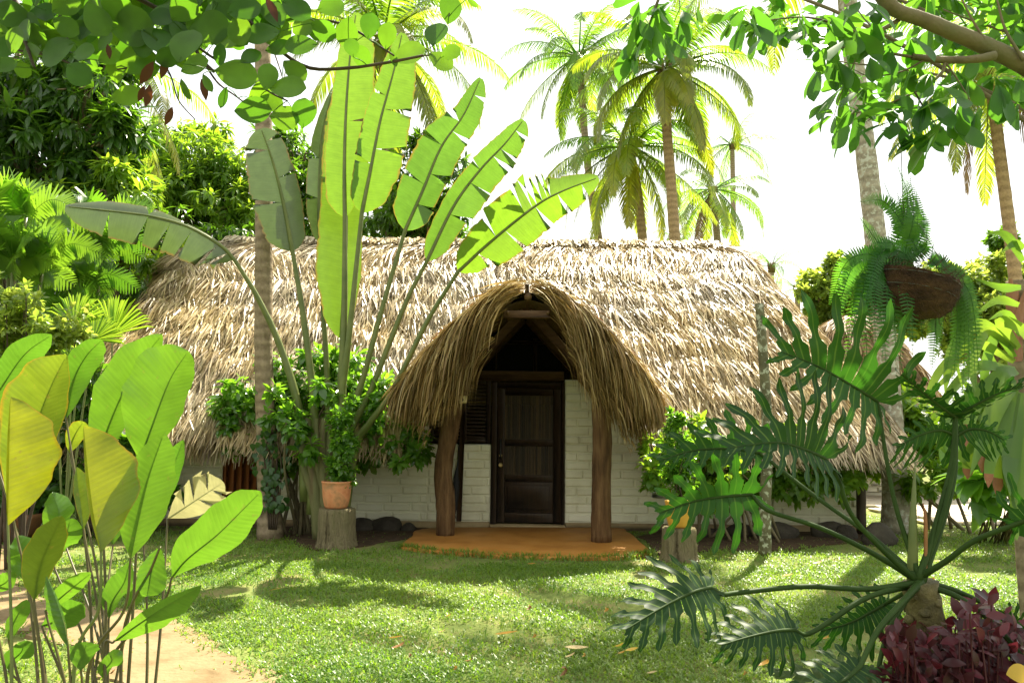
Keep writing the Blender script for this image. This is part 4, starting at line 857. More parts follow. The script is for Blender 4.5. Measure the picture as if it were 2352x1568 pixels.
for i, (tp, bd, tone) in enumerate(fr):
    y1, y2 = YB + U(-.22, .12), YB + U(-.28, .15)
    if bd[0] > 2140: y1 = YB + U(-.05, .25); y2 = y1 + U(-.05, .1)
    b0 = base + A(U(-.1, .1), U(-.1, .1), U(-.02, .02)) if bd[0] < 2140 else P(2150, 612, YB + U(-.05, .1))
    md = cr([b0, P(*bd, y1), P(*tp, y2)], 26); L_ = np.linalg.norm(np.diff(md, axis=0), axis=1).sum()
    m = MB(); pinnate(m, md, int(8 + 42 * L_), .06 * min(1, .65 + L_ * .5), .0078, tone, .15 if tp[1] > 620 else .0, None, .12); m.obj('frond', M_FERN, fb, False)

# ------------------------------------------------------------------ staghorn fern on a sheathed palm at the far right
SX = P(2342, 900, 6.2); st = thing('staghorn_fern', 'pale green strap leaved fern with brown tips clinging to the right hand trunk', 'fern', A(SX[0] - .05, SX[1] - .1, SX[2]))
stg = [([(2330, 800), (2250, 745), (2190, 800), (2170, 900)], 15), ([(2330, 800), (2270, 760), (2235, 830), (2240, 900)], 13), ([(2330, 820), (2290, 770), (2262, 850), (2268, 915)], 13), ([(2335, 850), (2300, 860), (2240, 930), (2215, 1030)], 20), ([(2335, 880), (2290, 930), (2262, 1010), (2256, 1085)], 22),
 ([(2335, 900), (2310, 980), (2296, 1060), (2290, 1140)], 20), ([(2340, 900), (2325, 1000), (2322, 1080), (2318, 1130)], 24), ([(2330, 850), (2250, 840), (2190, 890), (2150, 960)], 15), ([(2330, 870), (2240, 900), (2180, 990), (2160, 1060)], 16), ([(2340, 800), (2300, 740), (2352, 760), (2390, 830)], 15), ([(2335, 900), (2280, 960), (2230, 1050), (2222, 1100)], 18), ([(2340, 930), (2345, 1040), (2350, 1120), (2352, 1190)], 26),
 ([(2330, 830), (2240, 790), (2160, 850), (2120, 940)], 12), ([(2335, 880), (2300, 1000), (2275, 1060), (2270, 1120)], 14), ([(2340, 960), (2330, 1080), (2338, 1150), (2335, 1240)], 20)]
for i, (px, wd) in enumerate(stg):
    md = cr(PP(px, [6.15, 5.9 + U(-.15, .25)]), 18); L_ = len(md); wprof = np.interp(np.linspace(0, 1, L_), [0, .3, .7, .9, 1], [.5, 1, .8, .55, .05]) * wd * 6 / FPX
    T_, n2, X = face_frame(md); m = MB(); tw = U(-.5, .5); S2 = X * math.cos(tw) + n2 * math.sin(tw)
    ribbons(m, md[None], wprof[None], S2[None], U(.1, 1), n2[None], .12); m.obj('frond', M_STAG, st)
    if i % 2 == 0:
        md2 = cr([md[9], md[13] + A(U(-.12, .12), 0, .04), md[-1] + A(U(-.2, .2), -.03, -.02)], 10); ribbons(m2 := MB(), md2[None], (np.interp(np.linspace(0, 1, 10), [0, .5, 1], [1, .8, .05]) * wd * .75 * 6 / FPX)[None], S2[9][None], U(.3, 1), np.tile(n2[9], (1, 1)), .1); m2.obj('frond', M_STAG, st)
    if i in (3, 4, 5, 10, 13): tp = md[-4:] + n2[-4:] * .004; m3 = MB(); ribbons(m3, tp[None], (wprof[-4:] * 1.05)[None], S2[-4:][None], .5); m3.obj('brown_tip', M_SHEATH, st)
# twin-lobed upright fronds above the fern
for px in ([(2340, 700), (2290, 690), (2230, 730)], [(2345, 660), (2300, 660), (2240, 640)], [(2350, 600), (2310, 540), (2262, 536)], [(2352, 570), (2330, 560), (2300, 580)], [(2345, 770), (2310, 720), (2270, 735)]):
    md = cr(PP(px, 6.0), 12); T_, n2, X = face_frame(md); m = MB(); ribbons(m, md[None], (np.interp(np.linspace(0, 1, 12), [0, .4, 1], [.5, 1, .05]) * 11 * 6 / FPX)[None], X[None], U(0, .5), n2[None], .2); m.obj('frond', M_STAG, st)
shp = thing('sheathed_palm_trunk', 'palm trunk wrapped in torn red-brown leaf sheaths at the right edge', 'palm', A(P(2345, 900, 6.4)[0], 6.4, 0))
m = MB(); tube(m, cr([A(P(2350, 900, 6.4)[0], 6.4, 0), P(2350, 1000, 6.4), P(2346, 800, 6.4), P(2335, 645, 6.4)], 30), [.10, .10, .095, .075], 14, jit=.02); m.obj('trunk', M_TRUNK, shp)
m = MB()
for i, (z0, z1) in enumerate(((780, 640), (770, 650), (830, 740), (800, 660))):
    md = cr(PP([(2344 - i * 6 + 6, z0), (2336 + i * 5 - 8, (z0 + z1) / 2), (2322 + i * 12, z1)], 6.28), 8); ribbons(m, md[None], (A(.05, .06, .06, .055, .05, .045, .03, .012))[None], nrm(A(1, .1 * i, .1))[None], .5, A(0, -1, 0)[None], -.25)
m.obj('sheath', M_SHEATH, shp)

# ------------------------------------------------------------------ overhanging round-leaved tree, upper left, close by
sg_ = thing('round_leaved_tree', 'overhanging tree with large round leathery leaves at the upper left', 'tree', A(-4.2, 3.4, 0))
YS = 2.9
br = [([(-300, -160), (20, -60), (220, -40), (366, 22), (403, 55), (436, 95), (465, 139), (491, 165)], .012), ([(366, 22), (470, 10), (560, 40), (622, 99), (703, 154), (794, 157), (885, 145), (973, 128)], .010), ([(560, 40), (630, 38), (700, 46), (769, 51), (820, 72), (867, 103), (905, 128)], .007), ([(-100, -120), (33, 0), (55, 84), (79, 157)], .011), ([(100, -80), (128, 0), (145, 60), (157, 99)], .009), ([(157, 99), (175, 125), (184, 140)], .004),
      ([(436, 95), (500, 140), (560, 170), (620, 212), (660, 232)], .006), ([(403, 55), (340, 95), (300, 150), (270, 160)], .005), ([(465, 139), (500, 190), (540, 220), (580, 250)], .005), ([(622, 99), (640, 150), (652, 190)], .004), ([(-200, -20), (0, 100), (120, 130), (200, 165)], .006), ([(350, 100), (390, 170), (410, 230), (448, 275)], .004), ([(220, -40), (260, 40), (300, 90), (350, 110)], .006), ([(973, 128), (1013, 128), (1030, 138)], .003), ([(650, -60), (690, 20), (736, 60)], .005), ([(1080, -40), (1040, 10), (1030, 40)], .004), ([(500, -60), (530, 20), (549, 60)], .005), ([(-60, 180), (40, 130), (110, 118)], .004)]
m = MB(); bpts = []
for pts, r in br:
    c = cr(PP(pts, [YS + .25, YS]), 30); tube(m, c, [r, r * .5], 7, jit=.05); bpts.append(c)
bpts = np.concatenate(bpts); 
limb = cr([A(-4.2, 3.4, 0), A(-4.1, 3.45, 1.4), A(-3.7, 3.5, 2.6), A(-2.9, 3.4, 3.3), P(-300, -160, YS + .25)], 30); tube(m, limb, [.16, .12, .07, .02], 12, jit=.04)
tube(m, cr([limb[20], A(-2.6, 3.3, 3.5), A(-1.4, 3.2, 3.75), A(-.2, 3.2, 3.7)], 20), [.05, .02], 9)
m.obj('branches', M_TWIG, sg_); pet = MB()
big = [(130, 117, 88, 200), (75, 117, 62, 100), (33, 92, 60, 80), (198, 59, 70, 70), (222, 44, 75, 300), (240, 95, 48, 60), (300, 62, 104, 0), (368, 40, 62, 20), (480, 64, 92, 0), (425, 103, 92, 80), (492, 26, 90, 190), (549, 66, 72, 280), (602, 77, 76, 190), (630, 66, 80, 300), (542, 170, 92, 350), (505, 128, 50, 90), (615, 176, 60, 80), (659, 200, 82, 0), (677, 161, 60, 320), (579, 253, 82, 0), (622, 234, 60, 330), (652, 271, 66, 350), (698, 260, 62, 80), (289, 220, 66, 10), (179, 168, 70, 320), (311, 139, 86, 20), (264, 161, 60, 100), (335, 160, 60, 200), (425, 205, 46, 290), (513, 223, 50, 260), (476, 190, 46, 300), (597, 212, 56, 20), (692, 103, 70, 190), (615, 44, 66, 190), (736, 73, 50, 200), (797, 73, 62, 260), (849, 59, 56, 80), (889, 82, 56, 80), (1001, 77, 66, 80), (938, 123, 74, 20), (1035, 121, 48, 30), (1013, 139, 58, 330), (827, 126, 56, 320), (903, 132, 40, 290), (1034, 22, 62, 80), (1085, 7, 30, 320), (808, 110, 40, 100), (742, 70, 60, 330), (55, 70, 62, 120), (50, 160, 40, 330), (10, 150, 50, 20), (95, 30, 70, 10), (150, 10, 66, 30), (20, 30, 66, 200), (270, 20, 70, 340), (330, 100, 70, 190), (390, 130, 60, 210), (445, 150, 66, 20), (420, 20, 70, 40), (560, 20, 74, 20), (680, 20, 70, 330), (760, 15, 60, 20), (455, 60, 60, 120), (360, 90, 74, 330), (520, 90, 60, 20), (150, 60, 60, 330), (250, 130, 50, 20), (5, 110, 60, 20), (190, 120, 55, 10), (700, 60, 60, 200), (640, 110, 60, 10), (575, 130, 50, 40)]
xs_ = U(-60, 700, 190); ys_ = U(-60, 1, 190) * 0 + U(-50, 120, 190); k = ys_ < np.interp(xs_, [-60, 200, 420, 560, 700], [110, 100, 120, 90, 40])
allv = big + [(x, y, U(48, 82), U(0, 360)) for x, y in zip(xs_[k], ys_[k])] + [(x, y, U(50, 80), U(0, 360)) for x, y in zip(U(-300, 900, 90), U(-260, -50, 90))]
m = MB(); pos = []; dd = []; nn_ = []; sz = []; rn = []; wd_ = []
for i, (x, y, L, ang) in enumerate(allv):
    Y = YS + (U(-.12, .12) if i < len(big) else U(.0, .55)); a = math.radians(ang); ctr = P(x, y, Y); d2 = RT * math.cos(a) - UP * math.sin(a) * 1.0
    if ang > 180: pass
    d2 = RT * math.cos(a) + UP * math.sin(a); dv = nrm(d2 + fwd * U(-.35, .35)); Lw = L * 1.12 * Y / FPX
    c0 = ctr - dv * Lw * .5; pos.append(c0); dd.append(dv); sz.append(Lw); thin = L < 52 and 255 < ang < 325
    nn_.append(nrm(-fwd + rdir(1)[0] * (.45 if i < len(big) else .7))); rn.append(U(0, 1) ** 1.3 if L < 80 else U(.2, 1)); wd_.append(U(.85, 1.05) if not thin else .5)
    j = np.argmin(np.linalg.norm(bpts - c0, axis=1)); q = bpts[j]
    if np.linalg.norm(q - c0) < .16: tube(pet, cr([q, (q + c0) / 2 + A(0, 0, .006), c0, c0 + dv * Lw * .16], 8), [.0018, .0018, .0014, .0008], 5, .9)
inst(m, T_ROUND, np.array(pos), np.array(dd), np.array(nn_), np.array(sz), np.array(rn), np.array(wd_)); m_keep = m
for cc_, rr2, ns_, nt_ in ((A(-2.6, -.6, 4.3), A(2.0, 2.6, .9), 40, 300), (A(-.5, -2.5, 4.6), A(2.5, 2.0, 1.0), 40, 300), (A(-3.5, -2.5, 2.6), A(1.2, 2.0, 1.6), 30, 220)):  # unseen canopy over and behind the camera, added to darken the front light
    t_, o_, rb = clumps([(cc_, rr2)], ns_, nt_, .4); whorls(m, T_ROUND, t_, o_, 6, .16, .3, 1, .5, rb)
m.add(np.concatenate(pet.V), pet.F, 1.0); m.obj('foliage', M_SEA, sg_)
m = MB()
for x, y, L, a in ((337, 168, 62, 240), (377, 157, 50, 255), (340, 220, 52, 260), (325, 215, 40, 250), (469, 205, 50, 285), (388, 267, 46, 250), (250, 118, 34, 280), (560, 8, 70, 320), (625, 20, 60, 300)):
    a = math.radians(a); d2 = RT * math.cos(a) + UP * math.sin(a); c = P(x, y, YS); inst(m, T_OVAL, c[None] - d2 * L * .5 * YS / FPX, d2[None], (-fwd + RT * .7)[None], L * YS / FPX, .5, .7)
m.obj('dead_leaves', M_DEAD, sg_)
# ------------------------------------------------------------------ overhanging tree, upper right
ot = thing('overhanging_tree', 'tree with a thick bare limb and oblong leaves reaching in from the upper right', 'tree', A(4.9, 4.6, 0))
YO = 4.3
m = MB(); limb = cr(list(PP([(1940, -120), (2029, -5), (2062, 26), (2110, 42), (2183, 72), (2260, 104), (2352, 151), (2480, 240)], [4.2, 4.4])) + [A(4.3, 4.5, 2.2), A(4.9, 4.6, 0)], 60); tube(m, limb, [.042, .04, .038, .04, .044, .048, .052, .06, .12, .2], 14, jit=.02)
tw = [([(2285, 128), (2240, 136), (2170, 138), (2095, 131)], .026, .018), ([(2095, 131), (2029, 120), (1972, 105), (1930, 112), (1885, 140)], .009, .003), ([(2170, 140), (2165, 165), (2131, 195), (2080, 222), (2010, 250), (1955, 262)], .010, .003), ([(2065, 45), (2030, 66), (1985, 80), (1930, 60), (1850, 40), (1740, 50)], .014, .003), ([(2110, 132), (2050, 90), (2000, 60), (1960, 10)], .006, .003), ([(2130, 134), (2070, 165), (2000, 175), (1960, 160)], .006, .002), ([(2100, 210), (2130, 260), (2160, 300)], .006, .002), ([(2080, 222), (2040, 250), (1990, 280)], .005, .002), ([(2170, 140), (2210, 200), (2240, 255)], .006, .002), ([(1985, 80), (1960, 150), (1930, 220), (1915, 270)], .005, .002), ([(1940, -120), (1700, -160), (1560, -100), (1520, -20), (1490, 60), (1470, 95)], .02, .002), ([(1540, -60), (1560, 0), (1560, 30)], .005, .002), ([(2260, 90), (2230, 40), (2200, -20)], .008, .004), ([(2352, 140), (2310, 70), (2290, 0)], .01, .005)]
for pts, a, b in tw: tube(m, cr(PP(pts, YO), 20), [a, b], 8, jit=.03)
for dst in (A(3.6, 6.2, 4.9), A(2.6, 6.4, 4.6), A(4.6, 6.6, 4.6), A(4.2, 5.2, 5.0), A(2.9, 5.2, 4.4), A(1.8, 5.4, 4.9), A(.4, 5.6, 5.2)): tube(m, cr([limb[51], (limb[51] + dst) / 2 + A(0, 0, .35), dst], 14), [.02, .005], 8, jit=.04)
m.obj('limb', M_BARK, ot)
wc = [(1724, 18), (1713, 55), (1764, 80), (1790, 50), (1812, 73), (1837, 29), (1870, 70), (1903, 37), (1940, 22), (1965, 73), (1940, 100), (1881, 110), (1885, 147), (1918, 139), (1900, 95), (1995, 132), (1936, 205), (1914, 270), (1907, 235), (1965, 250), (1958, 285), (1987, 205), (2017, 168), (2031, 250), (2050, 220), (2068, 183), (2079, 256), (2097, 305), (2119, 322), (2152, 305), (2171, 276), (2207, 228), (2222, 183), (2245, 254), (2290, 190), (2335, 183), (2340, 240), (1467, 8), (1507, 16), (1500, 54), (1471, 66), (1450, 95), (1480, 85), (1464, 44), (1544, 14), (1566, 28), (1596, 10), (1520, 78), (2000, 30), (2040, 100), (2020, 60), (1980, 5), (2100, 160), (2140, 175), (2090, 90), (2130, 230), (2160, 200), (2190, 160), (2050, 140), (2060, 280), (2130, 285), (1990, 240)]
tips = np.array([P(x, y, YO + U(-.25, .35)) for x, y in wc]); m = MB()
whorls(m, T_OBOV, tips, rdir(len(tips)) * .5 + A(-.3, 0, -.5), 5, .165, .55, 1.0, .5, U(0, .7, len(tips)))
nb = 75; bx, by = U(2120, 2480, nb), U(-120, 120, nb); tp2 = np.array([P(x, y, U(4.6, 6.4)) for x, y in zip(bx, by)]); whorls(m, T_OBOV, tp2, rdir(nb) + A(0, 0, -.2), 7, .16, .3, 1, .5, U(.5, 1, nb))
c2, o2, rb2 = clumps([(A(3.7, 6.0, 4.75), A(1.4, 1.3, .5)), (A(2.6, 6.3, 5.3), A(1.0, 1.0, .35)), (A(4.8, 5.4, 4.4), A(1.0, 1.4, .7)), (A(3.0, 7.4, 6.1), A(1.6, .9, .4)), (A(4.2, 2.4, 4.0), A(1.3, 1.6, .8)), (A(2.5, .2, 4.5), A(2.0, 1.8, .8)), (A(4.2, -1.5, 3.0), A(1.2, 2.0, 1.8))], 70, 620, .4); whorls(m, T_OBOV, c2, o2, 7, .16, .3, 1, .5, rb2)  # crown lumps beside and behind the camera are unseen, added to block sky light
m.obj('foliage', M_OVR, ot)
# ------------------------------------------------------------------ pots, stumps, bare trunk, lantern, umbrella
def stump(name_label, px0, px1, ytop, ybot, Y, seed):
    c = G((px0 + px1) / 2, ybot - 8); r = (px1 - px0) / 2 * c[1] / FPX; h = P((px0 + px1) / 2, ytop, c[1])[2]
    m = MB(); q = np.random.default_rng(seed); n = 40; a = np.linspace(0, 2 * PI, n, endpoint=False); sh = 1 + .05 * np.sin(a * 3 + seed) + .03 * np.sin(a * 7) + q.normal(0, .012, n)
    zs = np.linspace(-.02, h, 12); fl = np.interp(zs / h, [0, .12, .3, 1], [1.16, 1.06, 1, .97]); V = np.zeros((14, n, 3))
    for i, z in enumerate(zs): V[i] = np.stack([np.cos(a) * r * sh * fl[i], np.sin(a) * r * sh * fl[i], np.full(n, z)], -1) + q.normal(0, .003, (n, 3))
    V[12] = V[11] * A(.93, .93, 1) + A(0, 0, .012); V[13] = V[11] * A(.3, .3, 1) + A(0, 0, .008)
    m.add(V.reshape(-1, 3) + A(c[0], c[1], 0), [grid_faces(14, n, True), (np.arange(n) + 13 * n)[None]])
    o = recentre(m.obj('tree_stump', M_STUMP)); tag(o, name_label, 'tree stump', 'stumps used as plant stands'); return c, h, r
def pot(label, c, h, r, ph, mat, seed, crown):
    p0 = A(c[0], c[1] - .01, h + .014); o = thing('potted_plant', label, 'potted plant', p0, 'potted shrubs on stumps'); m = MB()
    lathe(m, [(0, 0), (r * .72, 0), (r * .80, ph * .08), (r * .93, ph * .4), (r * .98, ph * .8), (r * 1.0, ph * .93), (r * 1.03, ph * .95), (r * 1.03, ph), (r * .93, ph), (r * .92, ph * .86), (0, ph * .84)], p0, 40, .5, .004); m.obj('pot', mat, o)
    m = MB(); lathe(m, [(r * .91, ph * .85), (r * .5, ph * .88), (0, ph * .89)], p0, 24); m.obj('soil', M_SOIL, o)
    m = MB(); b = p0 + A(0, 0, ph * .85)
    for k in range(6): e = crown[0][0] + N(0, .12, 3); tube(m, cr([b + A(U(-.05, .05), U(-.05, .05), 0), (b + e) / 2 + N(0, .04, 3), e], 10), [.012, .004], 6)
    m.obj('stem', M_TWIG, o)
    m = MB(); t_, o_, rb = clumps(crown, 34, 330, .32); whorls(m, T_SMALL, t_, o_, 7, .062, .15, 1, .6, rb); m.obj('foliage', M_SHR, o)
c, h, r = stump('grey weathered stump holding the terracotta pot beside the paddle leaf fan', 728, 811, 1168, 1262, 10.1, 1)
q = lambda x, y, Y, rx, ry, rz: (P(x, y, Y), A(rx, ry, rz))
pot('terracotta pot of small-leaved shrub standing on the stump by the paddle leaf fan', c, h, .185, .335, M_TERRA, 2, [q(785, 1050, c[1], .24, .24, .30), q(800, 975, c[1], .20, .2, .25), q(800, 925, c[1], .14, .14, .1), q(790, 1095, c[1], .2, .2, .12)])
c, h, r = stump('brown grooved stump holding the yellow pot behind the cut leaves', 1522, 1600, 1212, 1292, 9.6, 4)
pot('yellow ochre pot of small-leaved shrub on the stump behind cut leaves', c, h, .165, .30, M_YPOT, 5, [q(1560, 1040, c[1], .22, .22, .3), q(1555, 970, c[1], .16, .16, .14), q(1552, 1105, c[1], .2, .2, .2)])
c = G(1757, 1272); m = MB(); tube(m, cr([A(c[0], c[1], -.02), P(1758, 1150, c[1]), P(1762, 1000, c[1]), P(1755, 850, c[1]), P(1744, 697, c[1])], 40), [.078, .068, .066, .062, .055], 14, jit=.02); o = recentre(m.obj('bare_trunk', M_LICH)); tag(o, 'leafless lichen-spotted trunk cut off at the top in front of the roof', 'tree trunk')
ln = P(1063, 916, 11.0); o = thing('hanging_lantern', 'small cream lantern with a drop-shaped hole hanging by the porch post', 'lantern', ln); m = MB(); s_ = .045
box(m, ln + A(-.055, -.05, -.06), ln + A(.055, .05, .045), .006); 
m.V[-1][:, 0] = ln[0] + (m.V[-1][:, 0] - ln[0]) * np.where(m.V[-1][:, 2] > ln[2], 1.15, .92); m.obj('body', M_CREAM, o)
m = MB(); lathe(m, [(.085, .045), (.06, .075), (.02, .10), (.006, .12)], ln, 16); m.obj('cap', M_WOODB, o); m = MB(); tube(m, [ln + A(0, 0, .11), ln + A(0, .02, .5)], [.003], 5); m.obj('cord', M_WIRE, o)
m = MB(); a_ = np.linspace(0, 2 * PI, 18, endpoint=False); V = np.stack([np.sin(a_) * .014 * (1 - .45 * np.cos(a_)), np.full(18, 0), np.cos(a_) * .026], -1); m.add(np.vstack([V + ln + A(0, -.0525, -.005), V + ln + A(0, -.049, -.005)]), [np.arange(18)[None], np.array([[i, (i + 1) % 18, (i + 1) % 18 + 18, i + 18] for i in range(18)])]); m.obj('drop_hole_shade', M_BLACK, o, False)  # flat black shape painted as the shade inside the cutout
ub = P(1047, 1190, 12.02); o = thing('folded_umbrella', 'folded black umbrella leaning on the low white wall behind the porch post', 'umbrella', ub); m = MB()
tube(m, cr([P(1045, 1180, 12.03), P(1048, 1120, 12.05), P(1049, 1085, 12.06), P(1053, 1052, 12.08)], 20), [.012, .045, .05, .04, .016, .012], 10, jit=.06); m.obj('canopy', M_BLACK, o); m = MB(); tube(m, [P(1053, 1055, 12.08), P(1056, 1018, 12.1)], [.016], 8); tube(m, [ub, P(1045, 1178, 12.03)], [.005], 6); m.obj('handle', M_BLACK, o)
bp = G(40, 1236); o = thing('clay_bowl', 'wide brown clay bowl in the shade behind the paddle leaves', 'pot', A(bp[0], 10.6, 0)); m = MB(); lathe(m, [(0, 0), (.28, 0), (.36, .1), (.45, .28), (.47, .34), (.43, .34), (.38, .25), (0, .22)], A(bp[0] - .1, 10.6, 0), 40); m.obj('bowl', M_BPOT, o)
m = MB(); t_, o_, rb = clumps([(A(bp[0] - .1, 10.6, .55), A(.5, .4, .3))], 10, 60, .4); whorls(m, T_HEART, t_, o_, 4, .14, .2, 1, .6, rb * .4); m.obj('foliage', M_VINE, o)
# stones along the wall
def stone(x, y, w, h, label):
    c = G(x, y); c[1] = min(c[1], 11.85); m = MB(); k = 20; lats = np.linspace(-.5 * PI, .5 * PI, 9); a = np.linspace(0, 2 * PI, k, endpoint=False); ph = U(0, 6, 4)
    V = np.stack([np.cos(lats)[:, None] * np.cos(a), np.cos(lats)[:, None] * np.sin(a), np.sin(lats)[:, None] * np.ones(k)], -1); V = V * (1 + .10 * np.sin(V[..., 0:1] * 3 + ph[0]) + .09 * np.sin(V[..., 1:2] * 4 + ph[1]) + .07 * np.sin(V[..., 2:3] * 5 + ph[2]))
    V = V * A(w, w * .7, h) * .8 + A(c[0], c[1], h * .3); m.add(V.reshape(-1, 3), [grid_faces(9, k, True)]); tag(recentre(m.obj('boulder', M_STONE)), label, 'stone', 'fieldstones along the foot of the wall')
for x, y, w, h, l in ((846, 1208, .26, .14, 'low dark stone at the wall foot nearest the terracotta pot'), (898, 1206, .30, .16, 'long dark stone between the terracotta pot and the patio'), (945, 1210, .16, .1, 'small dark stone at the left end of the patio by the wall'), (1790, 1234, .34, .2, 'large rounded stone at the wall foot just right of the lichen trunk'), (1700, 1230, .26, .16, 'dark rounded stone between yellow pot and lichen trunk'), (1900, 1232, .28, .2, 'rounded stone at the wall foot second from the corner post'), (1945, 1236, .2, .17, 'rounded stone beside the brown corner post'), (2020, 1250, .3, .26, 'upright dark stone between the corner post and the grey palm'), (1635, 1232, .2, .12, 'flat stone in the soil bed next to the yellow pot')): stone(x, y, w, h, l)

# ------------------------------------------------------------------ shrubs
def shrub(name, label, cat, base, blobs, nsub, ntip, nl, T, size, mat, droop=.25, stems=8, lean=.6, sub=.34, group=None, rad=.02, woody=None, tw=.5, lo=0, hi=1):
    o = thing(name, label, cat, base, group); t_, o_, rb = clumps(blobs, nsub, ntip, sub); m = MB(); whorls(m, T, t_, o_, nl, size, droop, 1, lean, lo + rb * (hi - lo)); 
    k = MB()
    for i in range(stems):
        e = t_[rg.integers(0, len(t_))]; b = base + A(U(-.2, .2), U(-.12, .12), 0) * tw * 2; md = b * .5 + e * .5 + A((b[0] - e[0]) * .15, 0, .05) + N(0, .06, 3); tube(k, cr([b, md, e], 14), [rad, rad * .25], 7, jit=.06)
    k.obj('stems', woody or M_TWIG, o); m.obj('foliage', mat, o); return o
b1 = G(690, 1222); Ys = 11.3
shrub('glossy_shrub', 'spreading glossy green shrub around the foot of the paddle leaf fan', 'shrub', A(b1[0], Ys, 0), [q(590, 900, Ys, .55, .4, .5), q(540, 990, Ys, .3, .3, .3), q(850, 1010, Ys - .1, .5, .35, .4), q(690, 990, 10.55, .35, .2, .3), q(640, 930, 10.6, .3, .2, .25), q(730, 900, 10.5, .25, .2, .2), q(860, 900, 10.7, .3, .2, .25), q(940, 1060, 10.8, .25, .2, .15), q(690, 900, Ys + .1, .5, .4, .55), q(800, 860, Ys + .15, .55, .4, .4), q(880, 930, Ys, .5, .4, .5), q(920, 1010, Ys - .1, .4, .35, .3), q(620, 1000, Ys, .38, .35, .4), q(760, 950, Ys + .2, .6, .3, .6), q(720, 840, Ys + .1, .4, .35, .3), q(560, 920, Ys, .3, .3, .2), q(660, 1060, Ys, .3, .3, .35), q(955, 1030, Ys - .1, .25, .25, .15)], 190, 1250, 6, T_OVAL, .12, M_SHR, .35, 12, .6, .3, None, .028, M_BARK)
Yr = 11.4
shrub('glossy_shrub', 'loose glossy shrub with bare crooked stems against the wall by the lichen trunk', 'shrub', A(P(1700, 1200, Yr)[0], Yr, 0), [q(1530, 1030, Yr, .35, .3, .45), q(1620, 1080, Yr, .5, .3, .4), q(1700, 1090, Yr, .5, .3, .35), q(1790, 1080, Yr, .5, .3, .4), q(1870, 1080, Yr, .45, .3, .45), q(1940, 1080, Yr, .35, .3, .45), q(1600, 1010, Yr, .4, .3, .3), q(1720, 1010, Yr, .4, .3, .3), q(1830, 1010, Yr, .4, .3, .3), q(1500, 1010, Yr, .2, .2, .2), q(1510, 1060, 10.6, .25, .2, .4), q(1620, 1000, 10.7, .25, .2, .3), q(1600, 1130, 10.7, .3, .2, .3), q(1660, 1060, 10.6, .3, .2, .3)], 230, 1400, 6, T_OVAL, .11, M_BRIGHT, .25, 16, .6, .32, None, .022, M_BARK, 1.6)
shrub('young_shrub', 'light leaved low shrub with twisting stems in front of the paved path', 'shrub', A(P(2150, 1200, 12.5)[0], 12.5, 0), [q(2120, 1000, 12.5, .5, .4, .45), q(2200, 1040, 12.4, .6, .4, .45), q(2290, 1040, 12.6, .6, .4, .5), q(2060, 1060, 12.8, .4, .4, .4), q(2000, 1040, 13, .4, .4, .45), q(2140, 1100, 12, .6, .3, .3), q(2260, 950, 12.4, .6, .4, .4), q(2330, 980, 12.2, .5, .4, .5), q(2080, 930, 12.6, .4, .4, .4)], 130, 1100, 6, T_OVAL, .13, M_BRIGHT, .2, 9, .6, .34, None, .03, M_BARK, 1.8)
shrub('ginger_clump', 'clump of thin dark canes with broad leaves at the edge of the path', 'plant', G(2275, 1245), [q(2270, 1090, 10, .45, .4, .25), q(2330, 1060, 10, .4, .4, .25)], 12, 50, 4, T_OVAL, .32, M_SHR, .35, 26, .5, .4, None, .012, M_STALKB, .6)
# rounded light shrub, left
shrub('round_leaved_shrub', 'pale bright shrub of tiny round leaves at the left edge below palms', 'shrub', A(P(40, 1000, 8.6)[0], 8.6, 0), [q(20, 700, 8.6, .45, .4, .35), q(90, 740, 8.5, .45, .4, .35), q(-60, 760, 8.5, .4, .4, .5), q(140, 760, 8.6, .25, .3, .2), q(20, 810, 8.6, .55, .4, .3), q(-20, 900, 8.6, .4, .35, .4)], 90, 1150, 6, T_SMALL, .07, M_YEL, .05, 10, .7, .3, None, .02)
shrub('dark_understorey_shrub', 'dark leafy shrub in shade under the left end of the roof', 'shrub', A(P(230, 1200, 10.9)[0], 10.9, 0), [q(200, 930, 11.0, .4, .4, .6), q(150, 1050, 10.9, .5, .4, .6), q(60, 1080, 10.8, .6, .4, .6), q(270, 1080, 10.9, .3, .3, .5), q(370, 1140, 11.2, .2, .2, .25)], 50, 330, 6, T_OVAL, .19, M_MANGO, .35, 10, .6, .35, None, .02)
# climber on the left palm trunk
iv = thing('climbing_vine', 'heart-leaved vine climbing the foot of the left palm trunk', 'climber', A(P(625, 1215, 10.85)[0], 10.85, 0)); m = MB(); n_ = 130; py = U(985, 1170, n_); px = 625 + N(0, 22, n_) + (py - 1080) * .1; ps = np.array([P(a, b, 10.86 - U(0, .12)) for a, b in zip(px, py)]); inst(m, T_HEART, ps, nrm(A(0, -.2, -1) + rdir(n_) * .5), nrm(A(0, -1, .5) + rdir(n_) * .4), U(.06, .11, n_), U(0, 1, n_)); m.obj("foliage", M_VINE, iv); m = MB()
for i in range(5): tube(m, cr([P(618 + i * 4, 1215, 10.84), P(612 + i * 8, 1120, 10.82), P(608 + i * 9, 1040, 10.82), P(625, 985, 10.82)], 20), [.012, .006], 6)
m.obj('stems', M_TWIG, iv)
